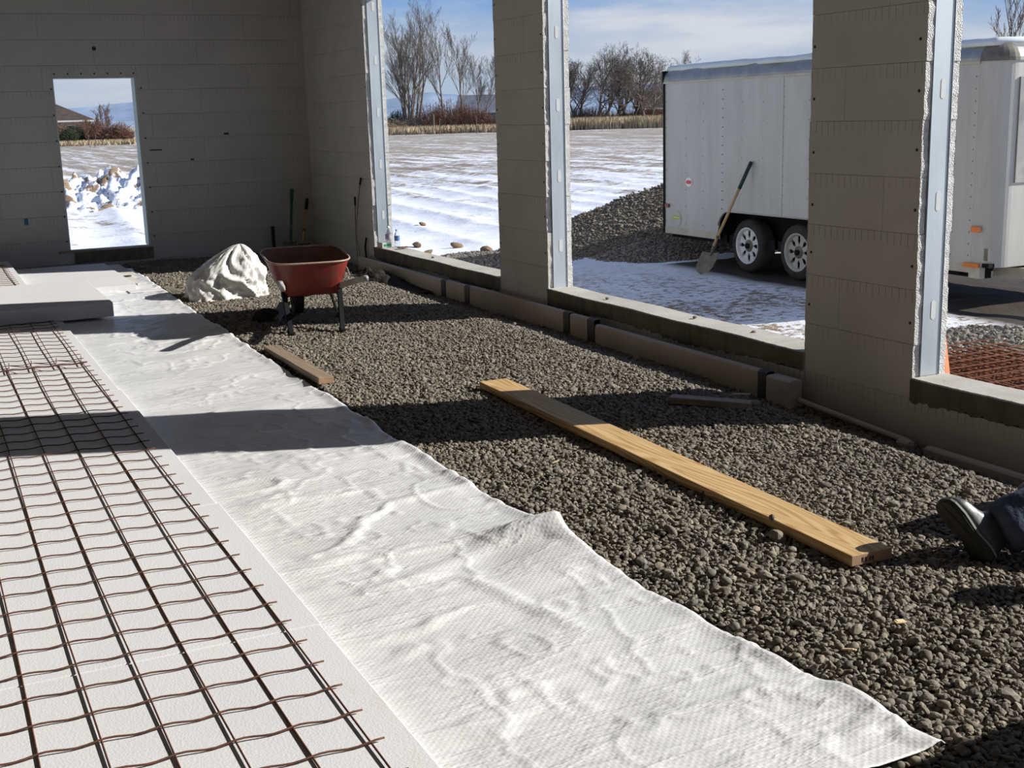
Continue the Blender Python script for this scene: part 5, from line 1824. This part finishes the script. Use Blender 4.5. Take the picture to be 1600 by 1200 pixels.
def house(name, label, px, D, wd, dp, wall_h, roof_h, wallm, hip=True, rot=None, roofm='roof'):
    x, y = az_pt(px, D)
    a_ = -math.atan2(x, y) if rot is None else rot
    t = thing(name, label, 'house', loc=(x, y, GZ), rot=(0, 0, a_))
    MB().box(-wd / 2, wd / 2, -dp / 2, dp / 2, 0, wall_h).build('wall', M[wallm], t)
    e = 0.5
    rl = wd / 2 - (dp / 2 if hip else -e * 0.0)
    vs_ = [(-wd / 2 - e, -dp / 2 - e, wall_h), (wd / 2 + e, -dp / 2 - e, wall_h), (wd / 2 + e, dp / 2 + e, wall_h), (-wd / 2 - e, dp / 2 + e, wall_h), (-rl, 0, wall_h + roof_h), (rl, 0, wall_h + roof_h)]
    MB().add(vs_, [(0, 1, 5, 4), (1, 2, 5), (2, 3, 4, 5), (3, 0, 4), (0, 3, 2, 1)]).build('roof', M[roofm], t)
    MB().box(-wd / 2 - e, wd / 2 + e, -dp / 2 - e - 0.03, -dp / 2 - e, wall_h - 0.18, wall_h + 0.02).build('fascia', M['fascia'], t)
    for k in (-0.3, 0.0, 0.3):
        fr = MB().box(k * wd - 0.6, k * wd + 0.6, -dp / 2 - 0.05, -dp / 2, wall_h * 0.35, wall_h * 0.8).build('window', M['fascia'], t)
        MB().box(k * wd - 0.5, k * wd + 0.5, -dp / 2 - 0.07, -dp / 2 - 0.05, wall_h * 0.38, wall_h * 0.77).build('pane', M['glass_dark'], fr)
    return t


house('house', 'house with brown hip roof seen through the back window', 86, 165, 13.5, 10, 2.9, 2.6, 'housewall')
house('house', 'grey house with snowy roof behind the trees by the middle pillar', 775, 195, 9, 7, 2.6, 2.6, 'greywall', hip=False, roofm='greywall')
house('house', 'brown house behind the trees next to the rear of the trailer', 1042, 190, 8, 7, 2.4, 2.6, 'barnwall', hip=False)

# distant mesas
aa = np.linspace(R(-12), R(85), 420)
tt = np.linspace(0, 1, 26)
A_, T_ = np.meshgrid(aa, tt)
D_ = 3600 + 1500 * T_
ridge = 96 + 26 * fbm(A_ * 9, 0 * A_, 3, 5) * 2
prof = np.interp(T_, [0, 0.25, 0.5, 0.62, 1.0], [0, 0.18, 0.42, 1.0, 1.02])
Z = -8 + ridge * prof * (0.95 + 0.10 * fbm(A_ * 60, T_ * 5, 7, 4)) * 1.12
place('mesas', grid_mesh('mesas', D_ * np.sin(A_), D_ * np.cos(A_), Z, M['mesa']), kind='structure', label='long flat topped hills on the horizon, coloured with blue haze')
MB().box(-6000, 7000, 500, 7000, -1.0, GZ - 0.35).build('far_plain', M['snow'], kind='structure')

# ------------------------------------------------------------------ person (boots and trouser leg in the picture, the rest just outside it)
person = thing('person', 'person in dark navy trousers and black boots sitting on the gravel at the right edge', 'person', loc=(4.25, 2.85, FZ))
PO = Vector((4.25, 2.85, FZ))


def ell(c, d, up, rx, ry, n=18, ph=0.0, fold=0.0, seed=0):
    d = Vector(d).normalized()
    s_ = d.cross(Vector(up)).normalized()
    u = s_.cross(d)
    out = []
    for k in range(n):
        t = 2 * math.pi * k / n + ph
        f_ = 1 + fold * math.sin(3 * t + seed * 1.7) + fold * 0.6 * math.sin(5 * t + seed * 2.9)
        out.append(Vector(c) - PO + s_ * math.cos(t) * rx * f_ + u * math.sin(t) * ry * f_)
    return out


def leg_loft(mb, ankle, knee, hip, r_hem=0.095):
    ankle, knee, hip = Vector(ankle), Vector(knee), Vector(hip)
    rr = []
    sh = (knee - ankle)
    th = (hip - knee)
    for i in range(9):
        f = i / 8 * 0.85
        c = ankle + sh * f
        rr.append(ell(c, sh, (0, 0.3, 1), r_hem * (1 - 0.16 * f) + 0.006 * (i % 2), r_hem * (0.95 - 0.05 * f) + 0.004 * ((i + 1) % 2), fold=0.05, seed=i))
    mid_d = (sh.normalized() + th.normalized())
    rr.append(ell(knee + Vector((0, 0, 0.0)), mid_d, (0, 0.3, 1), 0.092, 0.085, fold=0.03, seed=11))
    for i in range(8):
        f = 0.15 + i / 7 * 0.85
        c = knee + th * f
        rr.append(ell(c, th, (0, 0.3, 1), 0.088 + 0.022 * f, 0.085 + 0.02 * f, fold=0.03, seed=20 + i))
    mb.rings(rr)


heel1 = Vector((3.363, 3.076, 0.045))
Tdir = Vector((-0.433, 0.478, 0.764)).normalized()
Udir = Vector((0.90, 0.10, 0.43))
Udir = (Udir - Tdir * Udir.dot(Tdir)).normalized()


def boot(heel, Td, Ud, name='boot', label=None):
    Sd = Td.cross(Ud).normalized()      # across the foot

    def P3(x, y, z):
        return heel - PO + Td * x + Sd * y + Ud * z
    L = 0.285
    n = 28

    def outline(k_, z, grow=0.0, x0=0.0, x1=L):
        ring = []
        for k in range(n):
            t = 2 * math.pi * k / n
            c, s = math.cos(t), math.sin(t)
            f = (c + 1) / 2
            x = x0 + (x1 - x0) * f
            # heel round, waist, ball, toe
            wdt = np.interp(f, [0, 0.05, 0.2, 0.42, 0.7, 0.88, 0.97, 1.0], [0.0, 0.62, 0.92, 0.82, 1.12, 1.0, 0.66, 0.0]) * 0.050 * k_
            sg_ = 1 if s >= 0 else -1
            bias = 0.006 * math.sin(f * math.pi)
            ring.append((x + grow * c, sg_ * (wdt + (grow if 0.01 < f < 0.99 else 0)) + bias, z(f) if callable(z) else z))
        return ring
    rootb = None
    # outsole with a heel block
    so_ = MB()
    so_.rings([[P3(*p) for p in outline(1.0, lambda f: 0.0 if f < 0.30 else (0.012 if f > 0.36 else 0.006), 0.0)],
               [P3(*p) for p in outline(1.03, 0.020, 0.003)],
               [P3(*p) for p in outline(1.03, 0.032, 0.003)]])
    sole = so_.build('boot', M['sole'], person, label=label or 'black boot with a worn dark sole turned to the left')
    wl_ = MB()
    wl_.rings([[P3(*p) for p in outline(1.07, 0.028, 0.004)], [P3(*p) for p in outline(1.07, 0.036, 0.004)]])
    wl_.build('welt', M['seam'], sole, label='pale stitched welt between sole and upper')
    up_ = MB()
    rr = [[P3(*p) for p in outline(1.0, 0.034, 0.0)]]
    for (z, kk, xa, xb, hfun) in ((0.050, 1.02, 0.0, 0.285, 0), (0.068, 0.98, 0.0, 0.272, 0), (0.085, 0.90, 0.002, 0.235, 0), (0.105, 0.84, 0.004, 0.185, 0), (0.130, 0.82, 0.004, 0.150, 0), (0.17, 0.86, 0.0, 0.130, 0), (0.22, 0.90, -0.004, 0.128, 0)):
        ring = []
        for k in range(n):
            t = 2 * math.pi * k / n
            c, s = math.cos(t), math.sin(t)
            f = (c + 1) / 2
            x = xa + (xb - xa) * f
            toe = xb / 0.285
            wdt = (np.interp(f * toe, [0, 0.05, 0.2, 0.42, 0.7, 0.88, 0.97, 1.0], [0.0, 0.6, 0.92, 0.86, 1.08, 0.93, 0.55, 0.2]) if toe > 0.8 else math.sqrt(max(0, 1 - (2 * f - 1) ** 2))) * 0.051 * kk
            if f > 0.97:
                wdt *= 0.35
            ring.append(P3(x, (1 if s >= 0 else -1) * wdt, z))
        rr.append(ring)
    up_.rings(rr)
    up = up_.build('upper', M['leather'], sole, smooth=True, label='scuffed shiny black leather upper')
    sb = up.modifiers.new('s', 'SUBSURF')
    sb.levels = sb.render_levels = 1
    # stitched seams and laces over the instep
    for sg_ in (-1, 1):
        pts_ = [P3(0.20, sg_ * 0.040, 0.066), P3(0.165, sg_ * 0.040, 0.088), P3(0.125, sg_ * 0.038, 0.112), P3(0.10, sg_ * 0.036, 0.15), P3(0.095, sg_ * 0.035, 0.19)]
        MB().tube(pts_, 0.0022, 5).build('seam', M['sole'], sole)
    for q in range(4):
        f = q / 3
        x, z = 0.205 - 0.075 * f, 0.086 + 0.055 * f
        MB().tube([P3(x - 0.01, -0.028, z - 0.008), P3(x, 0, z + 0.006), P3(x - 0.01, 0.028, z - 0.008)], 0.003, 6).build('lace', M['black'], sole, smooth=True)
    return sole


boot(heel1, Tdir, Udir)
ank1 = heel1 + Udir * 0.16 + Tdir * 0.06
heel2 = Vector((4.24, 3.38, 0.05))
T2 = Vector((-0.75, 0.45, 0.05)).normalized()
U2 = Vector((0.10, 0.05, 1.0))
U2 = (U2 - T2 * U2.dot(T2)).normalized()
boot(heel2, T2, U2, label='second black boot standing flat, out of view')
knee1 = Vector((3.83, 2.99, 0.34))
hipL, hipR = Vector((4.25, 2.78, 0.17)), Vector((4.10, 2.62, 0.17))
tr_ = MB()
leg_loft(tr_, ank1 - Udir * 0.035, knee1, hipR, 0.108)
o = tr_.build('trouser_leg', M['denim'], person, smooth=True, label='navy trouser leg with a loose hem over the boot')
sb = o.modifiers.new('s', 'SUBSURF')
sb.levels = sb.render_levels = 1
tr_ = MB()
leg_loft(tr_, heel2 + U2 * 0.15 + T2 * 0.05, Vector((4.19, 3.19, 0.48)), hipL, 0.075)
tr_.build('trouser_leg', M['denim'], person, smooth=True)

# body: one skinned figure
bm_v = {'pelvis': (4.17, 2.70, 0.16), 'belly': (4.24, 2.56, 0.27), 'chest': (4.30, 2.44, 0.40), 'neck': (4.33, 2.38, 0.54), 'head0': (4.31, 2.38, 0.60), 'head1': (4.30, 2.39, 0.72),
        'hl': tuple(hipL), 'kl': (4.19, 3.19, 0.48), 'al': (4.22, 3.39, 0.14), 'hr': tuple(hipR), 'kr': tuple(knee1), 'ar': tuple(ank1),
        'sl': (4.40, 2.60, 0.47), 'el': (4.44, 2.82, 0.36), 'wl': (4.28, 3.00, 0.46), 'pl': (4.20, 3.06, 0.50), 'sr': (4.16, 2.30, 0.45), 'er': (4.10, 2.14, 0.26), 'wr': (4.16, 1.98, 0.10), 'pr': (4.16, 1.92, 0.07)}
br = {'pelvis': .13, 'belly': .12, 'chest': .13, 'neck': .05, 'head0': .07, 'head1': .085, 'hl': .08, 'kl': .055, 'al': .036, 'hr': .08, 'kr': .055, 'ar': .036, 'sl': .06, 'el': .042, 'wl': .028, 'pl': .034, 'sr': .06, 'er': .042, 'wr': .028, 'pr': .034}
be = [('pelvis', 'belly'), ('belly', 'chest'), ('chest', 'neck'), ('neck', 'head0'), ('head0', 'head1'), ('pelvis', 'hl'), ('hl', 'kl'), ('kl', 'al'), ('pelvis', 'hr'), ('hr', 'kr'), ('kr', 'ar'),
      ('chest', 'sl'), ('sl', 'el'), ('el', 'wl'), ('wl', 'pl'), ('chest', 'sr'), ('sr', 'er'), ('er', 'wr'), ('wr', 'pr')]


def skinned(name, V_, Rr, E_, mt, root, parent=None):
    keys = list(V_)
    me = bpy.data.meshes.new(name)
    me.from_pydata([tuple(Vector(V_[k]) - PO) for k in keys], [(keys.index(a), keys.index(b)) for a, b in E_], [])
    me.materials.append(mt)
    o = place(name, me, person if parent is None else parent)
    o.modifiers.new('skin', 'SKIN')
    for i, k in enumerate(keys):
        sv = me.skin_vertices[0].data[i]
        sv.radius = (Rr[k], Rr[k])
        sv.use_root = (k == root)
    s_ = o.modifiers.new('s', 'SUBSURF')
    s_.levels = s_.render_levels = 2
    return o


skinned('body', bm_v, br, be, M['skin'], 'pelvis')
jk = {k: bm_v[k] for k in ('pelvis', 'belly', 'chest', 'sl', 'el', 'wl', 'sr', 'er', 'wr')}
jr = {'pelvis': .155, 'belly': .15, 'chest': .155, 'sl': .078, 'el': .058, 'wl': .042, 'sr': .078, 'er': .058, 'wr': .042}
skinned('jacket', jk, jr, [e for e in be if e[0] in jk and e[1] in jk], M['jacket'], 'pelvis')
for (p, dirs) in (((4.20, 3.06, 0.50), Vector((-0.8, 0.6, 0.0))), ((4.16, 1.92, 0.07), Vector((-0.9, -0.5, -0.1)))):
    for k in range(5):
        s_ = (k - 1.8) * 0.018
        L = (0.055, 0.075, 0.082, 0.076, 0.058)[k]
        b_ = Vector(p) + Vector((0, s_, 0))
        dd = (dirs + Vector((0, (k - 2) * 0.12 - (0.5 if k == 0 else 0), 0))).normalized()
        MB().tube([b_ - PO, b_ + dd * L * 0.6 - PO, b_ + dd * L + Vector((0, 0, -0.012)) - PO], [0.010, 0.009, 0.006], 8).build('finger', M['skin'], person, smooth=True)
hd = Vector((4.30, 2.39, 0.69)) - PO
hb = MB()
rr = []
for i in range(9):
    t = R(-20 + 110 * i / 8)
    rr.append([hd + Vector((0.02 + 0.100 * math.cos(t) * math.cos(a_), 0.086 * math.cos(t) * math.sin(a_), 0.03 + 0.10 * math.sin(t))) for a_ in np.linspace(0, 2 * math.pi, 18, endpoint=False)])
hb.rings(rr).build('hair', M['hair'], person, smooth=True)
for s_ in (-1, 1):
    MB().lathe([(0.0, 0.01), (0.010, 0.005), (0.012, 0)], 10, Matrix.Translation(hd + Vector((-0.082, s_ * 0.032, 0.0))) @ Matrix.Rotation(R(-90), 4, 'Y')).build('eye', M['eye'], person, smooth=True)
MB().tube([hd + Vector((-0.08, 0, 0.0)), hd + Vector((-0.102, 0, -0.03)), hd + Vector((-0.082, 0, -0.04))], [0.008, 0.013, 0.007], 8).build('nose', M['skin'], person, smooth=True)
